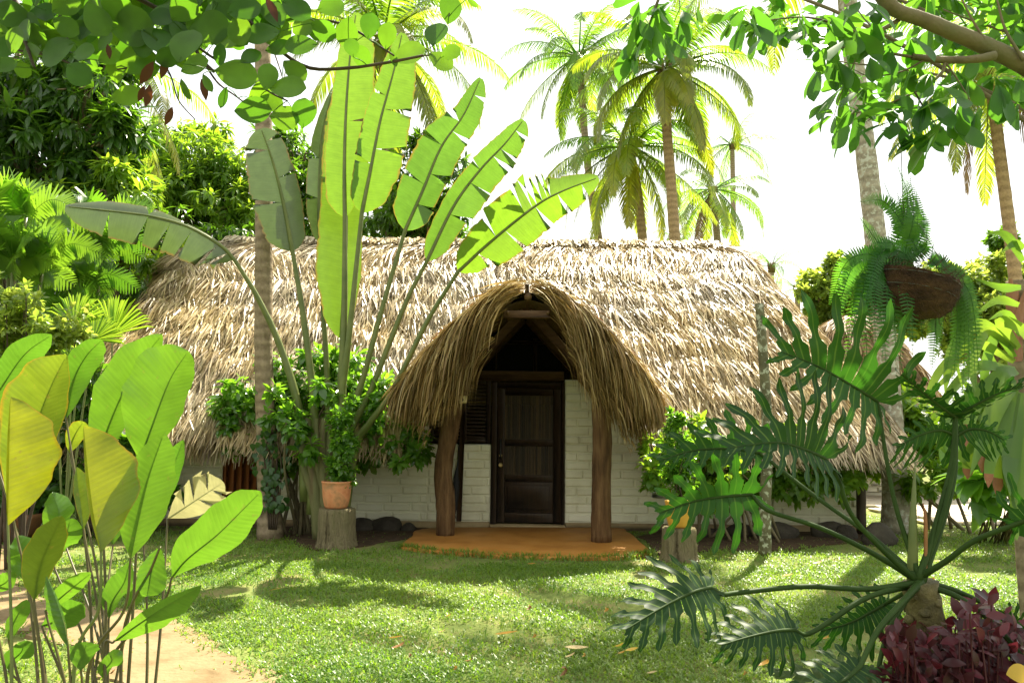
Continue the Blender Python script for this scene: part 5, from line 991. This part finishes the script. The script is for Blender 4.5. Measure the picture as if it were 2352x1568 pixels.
# fan palms, left
def fan_palm(label, base, heads, Y):
    o = thing('fan_palm', label, 'palm', base, 'fan palms left of the hut')
    for (x, y, rad_, ang, tilt) in heads:
        hub = P(x, y, Y); m = MB(); n_ = 30; R_ = rad_ * Y / FPX; aa = np.radians(ang + np.linspace(-68, 68, n_)); u = RT * np.cos(aa)[:, None] + UP * np.sin(aa)[:, None]; u = nrm(u + fwd * tilt + N(0, .03, (n_, 3)))
        C = np.stack([np.tile(hub, (n_, 1)), hub + u * R_ * .55, hub + u * R_ * .85, hub + u * R_ * (1 + N(0, .05, n_))[:, None] - A(0, 0, .03)], 1); sd = nrm(np.cross(u, -fwd + UP * .4)); W = R_ * A(.006, .036, .028, .003)[None] * np.ones((n_, 1)); ribbons(m, C, W, sd, U(.3, 1, n_), nrm(np.cross(sd, u)), .55); lf = m.obj('leaf', M_BRIGHT, o, False)
        k = MB(); tube(k, cr([base, base * .4 + hub * .6 + A(0, 0, .1), hub], 12), [.016, .009], 6); k.obj('stalk', M_STALK, lf)
fan_palm('fan palm with upright pleated leaf beside the left roof edge', A(P(250, 1200, 10.7)[0], 10.7, 0), [(258, 768, 95, 84, .1), (205, 800, 80, 125, .2), (190, 860, 85, 140, .3), (215, 900, 80, 100, .4)], 10.7)
fan_palm('fan palm half hidden behind the pale round-leaved shrub', A(P(150, 1200, 10.2)[0], 10.2, 0), [(170, 745, 80, 85, .2), (215, 780, 70, 60, .3), (120, 790, 70, 110, .3), (180, 830, 75, 140, .3)], 10.2)

# ------------------------------------------------------------------ trees
def tree(name, label, base, blobs, nsub, ntip, nl, T, size, mat, droop=.45, trunk=.18, sub=.34, lean=.6, group=None, lo=0, hi=1, tk=None):
    o = thing(name, label, 'tree', base, group); t_, o_, rb = clumps(blobs, nsub, ntip, sub); m = MB(); whorls(m, T, t_, o_, nl, size, droop, 1, lean, lo + rb * (hi - lo)); m.obj('crown', mat, o)
    k = MB(); top = np.mean([b[0] for b in blobs], 0); fork = base * .45 + top * .55; fork[2] = max(top[2] * .45, .5); tube(k, cr([base, base * .6 + fork * .4 + N(0, .08, 3), fork], 14), [trunk * 1.25, trunk], 12, jit=.03)
    for c_, r_ in blobs:
        tube(k, cr([fork, (fork + c_) / 2 + N(0, .15, 3), c_ + A(0, 0, r_[2] * .3)], 12), [trunk * .6, trunk * .12], 8, jit=.03)
        for _ in range(4): e = c_ + rdir(1)[0] * r_ * .7; tube(k, cr([(fork + c_ * 2) / 3, (c_ + e) / 2, e], 8), [trunk * .25, trunk * .06], 6)
    k.obj('trunk', tk or M_BARK, o); return o
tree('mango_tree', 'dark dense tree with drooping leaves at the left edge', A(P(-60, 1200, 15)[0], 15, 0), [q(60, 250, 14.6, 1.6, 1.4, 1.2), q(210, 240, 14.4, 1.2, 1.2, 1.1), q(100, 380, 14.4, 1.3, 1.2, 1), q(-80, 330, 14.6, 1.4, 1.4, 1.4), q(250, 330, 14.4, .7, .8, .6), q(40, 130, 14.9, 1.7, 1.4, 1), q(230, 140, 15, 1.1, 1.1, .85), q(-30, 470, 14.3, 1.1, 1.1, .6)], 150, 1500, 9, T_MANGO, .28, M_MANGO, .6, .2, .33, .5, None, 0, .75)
tree('mango_tree', 'green mango tree lit below the dark crown at the left', A(P(180, 1200, 14.5)[0], 14.5, 0), [q(180, 470, 14.2, 1.0, 1.0, .6), q(270, 440, 14.0, .7, .8, .6), q(90, 470, 14, .8, .8, .5), q(230, 540, 14.3, .9, .8, .5), q(300, 560, 14.6, .8, .8, .5)], 60, 520, 8, T_MANGO, .24, M_BRIGHT, .5, .16, .34, .5)
tree('mango_tree', 'broad bright green tree rising behind the left half of the roof', A(P(430, 1000, 22)[0], 22, 0), [q(400, 380, 22, 1.7, 1.5, 1.0), q(500, 400, 21.5, 1.4, 1.5, 1.1), q(330, 400, 21.5, 1.3, 1.3, 1.0), q(430, 470, 21, 2.0, 1.5, .9), q(540, 470, 21, 1.1, 1.2, 1.0), q(380, 310, 22.5, .7, .8, .5), q(480, 320, 22.5, .8, .8, .5), q(300, 490, 21, 1.0, 1, .9)], 170, 2200, 8, T_MANGO, .25, M_BRIGHT, .35, .25, .3, .55, None, 0, .9)
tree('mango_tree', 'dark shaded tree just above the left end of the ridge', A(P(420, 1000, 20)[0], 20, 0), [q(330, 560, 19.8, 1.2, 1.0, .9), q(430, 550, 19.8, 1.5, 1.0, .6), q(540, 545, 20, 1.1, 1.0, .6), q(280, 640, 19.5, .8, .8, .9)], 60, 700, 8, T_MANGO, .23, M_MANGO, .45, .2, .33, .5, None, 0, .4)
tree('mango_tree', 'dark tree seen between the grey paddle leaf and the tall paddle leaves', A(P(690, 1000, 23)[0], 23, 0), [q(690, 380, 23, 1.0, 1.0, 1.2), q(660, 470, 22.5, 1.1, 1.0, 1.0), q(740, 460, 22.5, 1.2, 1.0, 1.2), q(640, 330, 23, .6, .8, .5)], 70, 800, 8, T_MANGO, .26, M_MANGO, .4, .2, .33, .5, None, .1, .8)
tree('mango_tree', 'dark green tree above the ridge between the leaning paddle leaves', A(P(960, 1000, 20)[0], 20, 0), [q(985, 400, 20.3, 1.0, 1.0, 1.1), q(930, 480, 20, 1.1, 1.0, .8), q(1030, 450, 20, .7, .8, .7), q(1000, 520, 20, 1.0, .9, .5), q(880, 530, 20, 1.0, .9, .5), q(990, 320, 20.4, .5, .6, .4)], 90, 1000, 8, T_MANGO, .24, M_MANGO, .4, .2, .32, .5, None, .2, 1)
tree('hedge_tree', 'pale yellow-green tree between the roof end and the fern basket', A(P(1930, 1000, 24)[0], 24, 0), [q(1925, 650, 24, 1.1, 1.0, .8), q(1880, 690, 23.6, .9, .8, .8), q(1980, 690, 24, 1.5, 1.0, 1.2), q(1920, 760, 23.6, 1.3, 1.0, 1.0), q(2050, 720, 24, 1.4, 1.0, 1.2), q(2120, 700, 24, 1.2, 1, 1.2), q(1990, 620, 24, .9, .9, .6)], 150, 3600, 8, T_SMALL, .15, M_YEL, .0, .2, .3, .7)
tree('hedge_tree', 'pale yellow-green tree behind the right side of the fern basket', A(P(2250, 1000, 23)[0], 23, 0), [q(2230, 660, 23, 1.3, 1.0, .8), q(2310, 650, 23, 1.3, 1.0, .8), q(2190, 720, 22.6, 1.1, .8, 1), q(2270, 740, 22.5, 1.6, 1.0, 1.0), q(2370, 720, 23, 1.4, 1.0, 1.2), q(2330, 800, 22.5, 1.5, 1, 1)], 150, 3600, 8, T_SMALL, .15, M_YEL, .0, .2, .3, .7)
tree('distant_tree', 'small far blue-green tree beside the far right trunk', A(P(2300, 1000, 38)[0], 38, 0), [q(2292, 548, 38, .5, .6, .6), q(2302, 570, 38, .6, .6, .5), q(2318, 545, 38, .4, .5, .5)], 30, 200, 8, T_SMALL, .24, M_MANGO, .1, .15, .34, .6)
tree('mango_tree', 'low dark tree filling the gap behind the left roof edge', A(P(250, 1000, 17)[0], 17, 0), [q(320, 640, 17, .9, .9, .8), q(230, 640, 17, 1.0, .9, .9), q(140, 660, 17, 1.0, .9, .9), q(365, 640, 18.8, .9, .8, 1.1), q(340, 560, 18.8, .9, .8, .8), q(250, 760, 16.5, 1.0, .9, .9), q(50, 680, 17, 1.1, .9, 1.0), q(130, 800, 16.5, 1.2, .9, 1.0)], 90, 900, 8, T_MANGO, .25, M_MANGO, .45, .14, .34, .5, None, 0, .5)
# fishtail palms, left
def pinn_tree(name, label, base, heads, L, pl, pw, npair, mat, hang=.25, rnd=(.2, 1), wid=6):
    o = thing(name, label, 'palm', base, 'leafy palms at the left')
    k = MB()
    for hp in heads:
        tube(k, cr([base + A(U(-.2, .2), U(-.2, .2), 0), base * .5 + hp * .5 + N(0, .08, 3), hp], 12), [.04, .022], 8)
        for j in range(wid):
            a = j * 2 * PI / wid + U(-.3, .3); d = A(math.cos(a), math.sin(a) * .8 - .15, U(.1, .9)); d = nrm(d); md = cr([hp, hp + d * L * .5 + A(0, 0, .06), hp + d * L + A(0, 0, -.25 * L)], 16); m = MB(); pinnate(m, md, npair, pl, pw, U(*rnd), hang, None, .6); m.obj('frond', mat, o, False)
    k.obj('stems', M_STALK, o)
pinn_tree('fishtail_palm', 'bright feathery palm clump at the left edge above the pale shrub', A(P(20, 1200, 10.5)[0], 10.5, 0), [P(-10, 480, 10.6), P(60, 500, 10.4), P(30, 590, 10.3), P(-40, 570, 10.5), P(100, 610, 10.6), P(20, 640, 10.4)], .8, .26, .03, 18, M_FISH, .25, (.3, 1), 9)
pinn_tree('fishtail_palm', 'darker feathery palm clump between the pale shrub and the roof', A(P(210, 1200, 12.6)[0], 12.6, 0), [P(150, 540, 12.8), P(230, 560, 12.7), P(200, 590, 12.9), P(180, 650, 12.6), P(250, 520, 13.2), P(120, 660, 12.5), P(160, 720, 12.6)], .9, .26, .028, 18, M_FISH, .3, (.0, .6), 9)
# coconut palms
def coconut(label, trunk_px, Y, nf, L, seed, nuts=0, yellow=.5, tmat=None, r=.17, detail=46, elev=(80, -62), dead=0, az0=0., grp='coconut palms around the hut', sweep=None, rt=None, name='coconut_palm'):
    global rg
    pts = PP(trunk_px, Y); b = pts[-1].copy(); d = pts[-1] - pts[-2]; 
    if b[2] > .1: g_ = pts[-1] + d * (-(pts[-1][2]) / d[2] if d[2] < -.05 else 0); g_[2] = 0; g_[0] = b[0] + np.clip(g_[0] - b[0], -1.2, 1.2); g_[1] = b[1]; pts = np.vstack([pts, g_])
    pts[-1][2] = -.05; top = pts[0]; o = thing(name, label, 'palm', pts[-1] + A(0, 0, .05), grp)
    m = MB(); c = cr(pts, 60); Lz = np.linspace(0, 1, 60); tube(m, c, (np.interp(Lz, [0, .05, .8, .95, 1], [.75, .85, 1.0, 1.15, 1.5]) * r)[:] * (1 + .018 * np.sin(np.arange(60) * 1.9)), 14, jit=.01); m.obj('trunk', tmat or M_TRUNK, o)
    q_ = np.random.default_rng(seed)
    k = MB()
    for i in range(12): a = i * 2.4; e = top + A(math.cos(a) * r * 1.2, math.sin(a) * r * 1.2, .25); tube(k, [top + A(math.cos(a) * r * .8, math.sin(a) * r * .8, -.25), e], [r * .4, r * .2], 6)
    k.obj('crown_shaft', M_DFROND, o)
    for i in range(nf):
        u = i / max(nf - 1, 1); az = az0 + i * 2.39996 + q_.uniform(-.25, .25); el = math.radians(elev[0] + (elev[1] - elev[0]) * u ** 1.05 + q_.uniform(-8, 8))
        if sweep is not None: az = sweep[0] + (sweep[1] - sweep[0]) * ((i * .618) % 1)
        Lf = L * q_.uniform(.85, 1.08) * (.8 if u < .12 else 1); n = 26; hd = A(math.cos(az), math.sin(az), 0); p = top + A(0, 0, .1) + hd * r * .6; path = [p]; e = el; dr = (1.25 + .6 * q_.uniform()) * (1 if el > -.3 else .5)
        tilt = q_.uniform(-.12, .12); 
        for s in range(n - 1):
            e = max(e - dr / n * (.4 + 1.3 * s / n), -1.52); hd2 = A(math.cos(az + tilt * s / n * 2), math.sin(az + tilt * s / n * 2), 0); p = p + (hd2 * math.cos(e) + A(0, 0, math.sin(e))) * Lf / (n - 1); path.append(p)
        path = np.array(path); T = nrm(np.gradient(path, axis=0)); m = MB(); hz_ = nrm(np.cross(T, A(0, 0, 1)) + hd[[1, 0, 2]] * A(1, -1, 0) * 1e-3); roll_ = q_.uniform(-.5, .5)
        ss = np.linspace(.13, .995, detail); x = ss * (n - 1); ii = np.minimum(x.astype(int), n - 2); f = (x - ii)[:, None]; pp = path[ii] * (1 - f) + path[ii + 1] * f; t = T[ii]; h = hz_[ii]; vn = np.cross(h, t)
        tone = np.clip(yellow * u * .7 + q_.uniform(-.15, .15), 0, 1); ln = L * .2 * np.interp(ss, [.1, .25, .5, .8, 1], [.55, .95, 1, .7, .22])
        for sg in (-1, 1):
            hh = nrm(h * sg * math.cos(roll_ * sg) + vn * math.sin(roll_ * sg) * .5); gr = q_.uniform(.25, .5) + .3 * u
            d = nrm(t * .55 + hh * .9 + A(0, 0, -gr) + q_.normal(0, .07, (detail, 3))); d2 = nrm(d + A(0, 0, -.35 - .25 * u)); C = np.stack([pp, pp + d * (ln * .45)[:, None], pp + d * (ln * .45)[:, None] + d2 * (ln * .55)[:, None]], 1)
            sdv = nrm(np.cross(d, np.cross(hh, t)) + t * .15); ribbons(m, C, (np.full(detail, L * .0052))[:, None] * A(.8, 1, .15), sdv, np.clip(tone + np.maximum(0, ss - .55) * .5 * yellow + q_.normal(0, .08, detail), 0, 1))
        tube(m, path, [L * .011, L * .004, L * .001], 6, tone)
        m.obj('frond', M_DFROND if i >= nf - dead else M_FROND, o, False)
    for i in range(nuts):
        a = (-2.2 + i * .95); c0 = top + A(math.cos(a) * r * 1.9, math.sin(a) * r * 1.9, -.45 - .35 * (i % 3)); m = MB(); lathe(m, [(0, -.15), (.07, -.135), (.12, -.06), (.13, .02), (.10, .10), (.045, .145), (0, .15)], c0, 14); tube(m, [c0 + A(0, 0, .14), top + A(0, 0, -.1)], [.012], 5); m.obj('coconut', M_COCO, o)
coconut('tall coconut palm with yellow coconuts, the most upright trunk behind the ridge', [(1527, 165), (1532, 300), (1541, 420), (1551, 570)], 27, 32, 4.0, 3, 5, .75, M_TRUNKB, .19, 78, (78, -50), 0)
coconut('short coconut palm whose crown hangs left of the tallest trunk', [(1448, 345), (1465, 440), (1478, 570)], 30, 28, 4.2, 8, 0, .8, M_TRUNKB, .18, 66, (55, -58), 0, 1.1)
coconut('dark green coconut palm at the left of the group behind the ridge', [(1330, 135), (1345, 330), (1362, 470), (1378, 570)], 33, 28, 3.8, 12, 0, .3, M_TRUNK, .17, 60, (70, -50), 0, .4)
coconut('small coconut palm low at the right of the group behind the ridge', [(1638, 440), (1645, 520), (1650, 580)], 44, 18, 4.1, 21, 3, .45, M_TRUNK, .2, 56, (40, -52), 1, .9)
coconut('distant coconut palm with its crown showing above the right palm', [(1682, 335), (1684, 460), (1686, 590)], 52, 14, 3.6, 31, 0, .15, M_TRUNK, .18, 36, (60, -30), 0, .2)
coconut('tiny distant palm top peeping over the right slope of the roof', [(1772, 615), (1772, 700)], 40, 9, 2.0, 33, 0, .2, M_TRUNK, .15, 30, (70, 0), 0, .7)
coconut('distant low palm just above the ridge left of the tallest trunk', [(1556, 545), (1556, 600)], 50, 10, 2.4, 35, 0, .3, M_TRUNK, .15, 30, (50, -25), 0, .3)
coconut('young palm behind the right slope of the roof', [(1832, 668), (1832, 760)], 32, 8, 1.6, 37, 0, .3, M_TRUNK, .12, 30, (65, 0), 0, .3)
coconut('coconut palm behind the tall paddle leaves with yellowing fronds', [(880, 95), (888, 300), (900, 490), (905, 600)], 21, 26, 3.7, 17, 4, .75, M_TRUNK, .17, 74, (82, -56), 1, .5)
coconut('coconut palm trunk standing before the left wing of the hut', [(583, -720), (603, 100), (606, 500), (606, 850), (622, 1218)], [11.0, 11.0], 20, 3.4, 41, 0, .5, M_TRUNK, .125, 52, (75, -25), 0, .2)
coconut('pale grey leaning coconut palm trunk behind the fern basket', [(1925, -260), (1952, 60), (1998, 430), (2035, 800), (2062, 1222)], [12.2, 12.2], 20, 3.6, 43, 0, .5, M_TRUNKG, .165, 52, (75, -20), 0, .8)
coconut('slim golden coconut palm trunk at the right edge', [(2272, 150), (2292, 320), (2318, 520), (2342, 720)], 17, 20, 3.1, 47, 0, .7, M_TRUNKB, .135, 66, (70, -66), 2, .6)
coconut('palm with hanging yellow frond tips behind the dark tree at the left', [(225, 150), (228, 400), (235, 800)], 16.5, 18, 3.0, 53, 0, .85, M_TRUNK, .15, 52, (70, -60), 1, .35)

# ------------------------------------------------------------------ second hut, behind on the right
h2 = thing('far_hut', 'second thatched hut partly hidden behind the leaning grey palm', 'hut', (8.05, 19, 0))
def roof2(s, t):
    s, t = np.broadcast_arrays(np.asarray(s, float), np.asarray(t, float)); a = s * 2 * PI; k = 6.0; ca, sa = np.cos(a), np.sin(a); rr_ = 1 / (np.abs(ca) ** k + np.abs(sa) ** k) ** (1 / k)
    return np.stack([8.05 + ca * rr_ * (.15 + 1.5 * t ** .75), 19 + sa * rr_ * (.15 + 1.9 * t ** .75), 4.15 - 2.8 * t ** 1.15], -1)
m = MB(); S_, T_ = np.meshgrid(np.linspace(0, 1, 60), np.linspace(.0, 1, 14), indexing='ij'); V = roof2(S_, T_) - A(0, 0, .06); m.add(V, grid_faces(60, 14)); m.add(V - A(0, 0, .14), grid_faces(60, 14)[:, ::-1]); r2 = m.obj('roof', M_THB, h2)
m = MB(); thatch(m, roof2, 13000, (0, 1), (0, 1), 6, (.3, .7), (.0, .12, .06), None, .25, (.014, .03)); thatch(m, roof2, 5000, (0, 1), (.85, 1), 0, (.4, .75), (-.1, .1, .02), None, .15, (.012, .022), -.15, 0, .9); m.obj('thatch', M_TH2, r2, False)
m = MB(); bricks(m, 6.5, 9.0, .1, 1.6, y=17.9); box(m, (6.5, 17.91, 0), (9.0, 20.2, 1.6), .01); m.obj('wall', M_BRICK, h2)
m = MB(); box(m, (6.75, 17.82, .05), (7.5, 17.875, .55), .01); m.obj('shutter', M_WOODD, h2)

# ------------------------------------------------------------------ lawn
def inpoly(p, poly):
    x, y = p[:, 0], p[:, 1]; c = np.zeros(len(p), bool); j = len(poly) - 1
    for i in range(len(poly)):
        xi, yi = poly[i]; xj, yj = poly[j]; k = ((yi > y) != (yj > y)) & (x < (xj - xi) * (y - yi) / (yj - yi + 1e-12) + xi); c ^= k; j = i
    return c
def lawn_pts(n, y0, y1):
    y = U(y0, y1, n); x = U(-1, 1, n) * (y * .70 + .7); p = np.stack([x, y], -1)
    nz = np.sin(x * 2.1 + 1.3 * np.sin(y * 1.7)) * np.sin(y * 2.3 + np.sin(x * 1.1)) + .5 * np.sin(x * 5.3 + y * 2) * np.sin(y * 6.1 - x)
    k = rg.random(n) < np.clip(.68 + .62 * nz, .05, 1); ins = inpoly(p, SAND); brd = ins & ~(inpoly(p + A(.16, 0), SAND) & inpoly(p - A(.16, 0), SAND) & inpoly(p + A(0, .16), SAND) & inpoly(p - A(0, .16), SAND)); k &= ~ins | (rg.random(n) < .02) | (brd & (rg.random(n) < .3)); k &= ~inpoly(p, PAT); k &= ~((inpoly(p, SOIL) | inpoly(p, SOIL2)) & (rg.random(n) > .06)); k &= y < 12.0 + (np.abs(x) > 5.6) * 3
    k &= ~((x > 6.4) & (y > 13)); return p[k]
m = MB()
def blades(p, L, W, tilt, rn, fold=.3):
    n = len(p); a = U(0, 2 * PI, n); hd = np.stack([np.cos(a), np.sin(a), np.zeros(n)], -1); tl = U(*tilt, n)[:, None]; L = U(*L, n)[:, None]; b = np.c_[p, np.full(n, -.004)]
    d = hd * np.sin(tl) + A(0, 0, 1) * np.cos(tl); mid = b + d * L * .55; d2 = nrm(d + hd * .7 + A(0, 0, -.35)); tip = mid + d2 * L * .45; W_ = U(*W, n)[:, None] * A(.7, 1, .15); ribbons(m, np.stack([b, mid, tip], 1), W_, nrm(np.cross(hd, A(0, 0, 1)) + rdir(n) * .2), np.clip(rn + N(0, .18, n), 0, 1))
p = lawn_pts(210000, 4.0, 9.2); blades(p, (.02, .06), (.003, .0075), (.35, 1.25), .45 + .25 * np.sin(p[:, 0] * 1.7) * np.sin(p[:, 1] * 1.3 + 1))
p = lawn_pts(110000, 8.8, 15); blades(p, (.025, .06), (.004, .008), (.35, 1.2), .45)
p = lawn_pts(5000, 4.2, 11.5); p = p[rg.random(len(p)) < .5]; p = np.repeat(p, 6, 0) + N(0, .018, (len(p) * 6, 2)); blades(p, (.05, .11), (.002, .0045), (.1, .8), .6)
e = np.repeat(PAT[6:], 60, 0)[: 60 * 5] ; tfr = U(0, 1, 300)[:, None]; e2 = np.roll(PAT, -1, 0)[[7, 8, 9, 10]]; seg = rg.integers(6, 11, 500); nxt = (seg + 1) % len(PAT); f = U(0, 1, 500)[:, None]; pe = PAT[seg] * (1 - f) + PAT[nxt] * f + N(0, .04, (500, 2)); pe = np.repeat(pe, 3, 0) + N(0, .02, (1500, 2)); blades(pe, (.05, .13), (.003, .006), (.1, .9), .45)
lg = m.obj('lawn_grass', M_GRASS, None, False); lg['kind'] = 'stuff'

# ------------------------------------------------------------------ fallen leaves on the lawn
def fl_mesh(name, curl, fold, cr_):
    V, F, uv = tpl([(0, .02), (.15, .14), (.4, .24), (.7, .2), (.92, .07), (1, .01)], 9, fold, 0, 5); s = V[:, 1]; V = V.copy(); V[:, 1] = np.sin(s * curl) / max(curl, .1); V[:, 2] += (1 - np.cos(s * curl)) / max(curl, .1) + .03 * np.sin(s * 17 + V[:, 0] * 9) * cr_; V[:, 1] -= .45; mm = MB(); mm.add(V, F, .5, uv); return mm
kinds = [('flat', .35, .15, .3), ('curl', 1.6, .6, 1), ('roll', 2.9, 1.1, 1.4)]
MDL = [M_DRYL, leaf_mat('brown_fallen_leaf', (.16, .07, .02), (.26, .13, .04), (.2, .08, .02), None, .2, .55, .35, mottle=.35), leaf_mat('pale_fallen_leaf', (.48, .36, .16), (.58, .46, .24), (.4, .3, .1), None, .25, .55, .35, mottle=.25), leaf_mat('yellow_fallen_leaf', (.55, .33, .03), (.62, .42, .05), (.6, .38, .03), None, .3, .4, .4, mottle=.15)]
proto = {}
FL = [(634, 1357, 26, 3, 0, 10, 'flat bright yellow leaf alone on the sunny lawn at the left'), (908, 1468, 24, 0, 0, 150, 'orange leaf just above the curled brown leaf on the lawn'), (920, 1491, 32, 1, 1, 10, 'large curled brown leaf below a small orange one on the lawn'), (946, 1512, 16, 1, 2, 60, 'small crumpled brown leaf right of the large curled brown leaf'), (1033, 1417, 14, 0, 1, 0, 'small tan curled leaf in the middle of the lawn shadow'), (1018, 1455, 20, 2, 1, 170, 'pale tan leaf on the lawn left of the big orange leaf'), (1161, 1459, 38, 0, 0, 5, 'biggest orange leaf lying flat in the front middle of the lawn'), (1080, 1523, 22, 1, 1, 150, 'brown leaf near the bottom of the lawn left of centre'), (1050, 1541, 16, 0, 2, 80, 'small rolled orange leaf at the bottom edge left of centre'), (1220, 1297, 14, 0, 0, 20, 'small orange leaf close to the patio front edge'), (1221, 1403, 20, 1, 2, 40, 'crumpled brown leaf standing up below the doorway'), (1231, 1467, 15, 0, 2, 70, 'small orange curl right of the biggest orange leaf'), (1322, 1478, 15, 1, 2, 60, 'tiny curled leaf touching the long pale leaf'), (1322, 1492, 38, 2, 0, 355, 'long pale yellow leaf on the front lawn'), (1314, 1512, 26, 2, 1, 340, 'broad pale cream leaf under the long pale leaf'), (1346, 1511, 14, 0, 2, 20, 'tiny tan leaf right of the broad cream leaf'), (1426, 1488, 22, 3, 1, 330, 'yellow curved leaf uppermost in a trio near the cut leaves'), (1450, 1496, 22, 3, 0, 30, 'greenish yellow leaf at the right in a trio of fallen leaves'), (1430, 1504, 18, 0, 1, 345, 'tan leaf lowest in a trio of fallen leaves'), (1397, 1406, 17, 0, 2, 70, 'ring-shaped curled orange leaf right of the doorway line'), (1308, 1553, 34, 1, 2, 20, 'long rolled brown leaf at the bottom edge right of centre'), (1758, 1531, 28, 0, 1, 30, 'tan leaf under the lowest cut leaf'), (1478, 1428, 14, 2, 0, 10, 'small pale leaf beside the tip of a cut leaf'), (1497, 1549, 18, 2, 0, 10, 'small pale leaf at the bottom edge under the cut leaves'), (1716, 1552, 16, 0, 2, 40, 'small orange brown curl at the bottom edge by grey lobed plant'), (1880, 1297, 20, 2, 1, 350, 'pale leaf on the lawn between two philodendron stalks'), (1808, 1324, 18, 0, 0, 5, 'tan leaf on the sunny lawn right of the lichen trunk'), (1090, 1404, 12, 1, 2, 0, 'dark brown speck of leaf above the lawn shadow'), (916, 1316, 12, 1, 2, 20, 'dark brown curl on the sunny lawn near the patio corner'), (1475, 1352, 20, 0, 0, 160, 'orange brown leaf half under the long horizontal stalk leaf'), (2140, 1340, 26, 0, 1, 10, 'brown curled leaf on the shaded lawn at the right edge'), (262, 1552, 20, 1, 2, 0, 'dark crumpled leaf on the bare sand path'), (1900, 1470, 18, 0, 1, 30, 'small orange leaf on the lawn behind the grey lobed plant')]
for x, y, w_, mi, ki, ang, lab in FL:
    c = G(x, y, .03); w_ = w_ * 1.25; key = (mi, ki)
    if key not in proto:
        o = fl_mesh('fallen_leaf', *kinds[ki][1:]).obj('fallen_leaf', MDL[mi]); proto[key] = o; first = True
    else: o = proto[key].copy(); COL.objects.link(o)
    sc = w_ * c[1] / FPX; o.location = Vector((c[0], c[1], .04 if ki else .045)); o.scale = (sc * 1.15, sc * 1.15, sc * .6); o.rotation_euler = (U(-.12, .12), U(-.15, .15), math.radians(((ang + 90) % 180 - 90) * .45 - 90)); tag(o, lab, 'fallen leaf', 'dry leaves fallen on the lawn')
yf = P(2338, 1548, 3.6); m = MB(); inst(m, T_ROUND, yf[None] - RT[None] * .05, RT[None], (-fwd + UP)[None], .12, .5); tag(recentre(m.obj('fallen_leaf', MDL[3])), 'round yellow leaf caught on purple leaves at the lower right corner', 'fallen leaf', 'dry leaves fallen on the lawn')
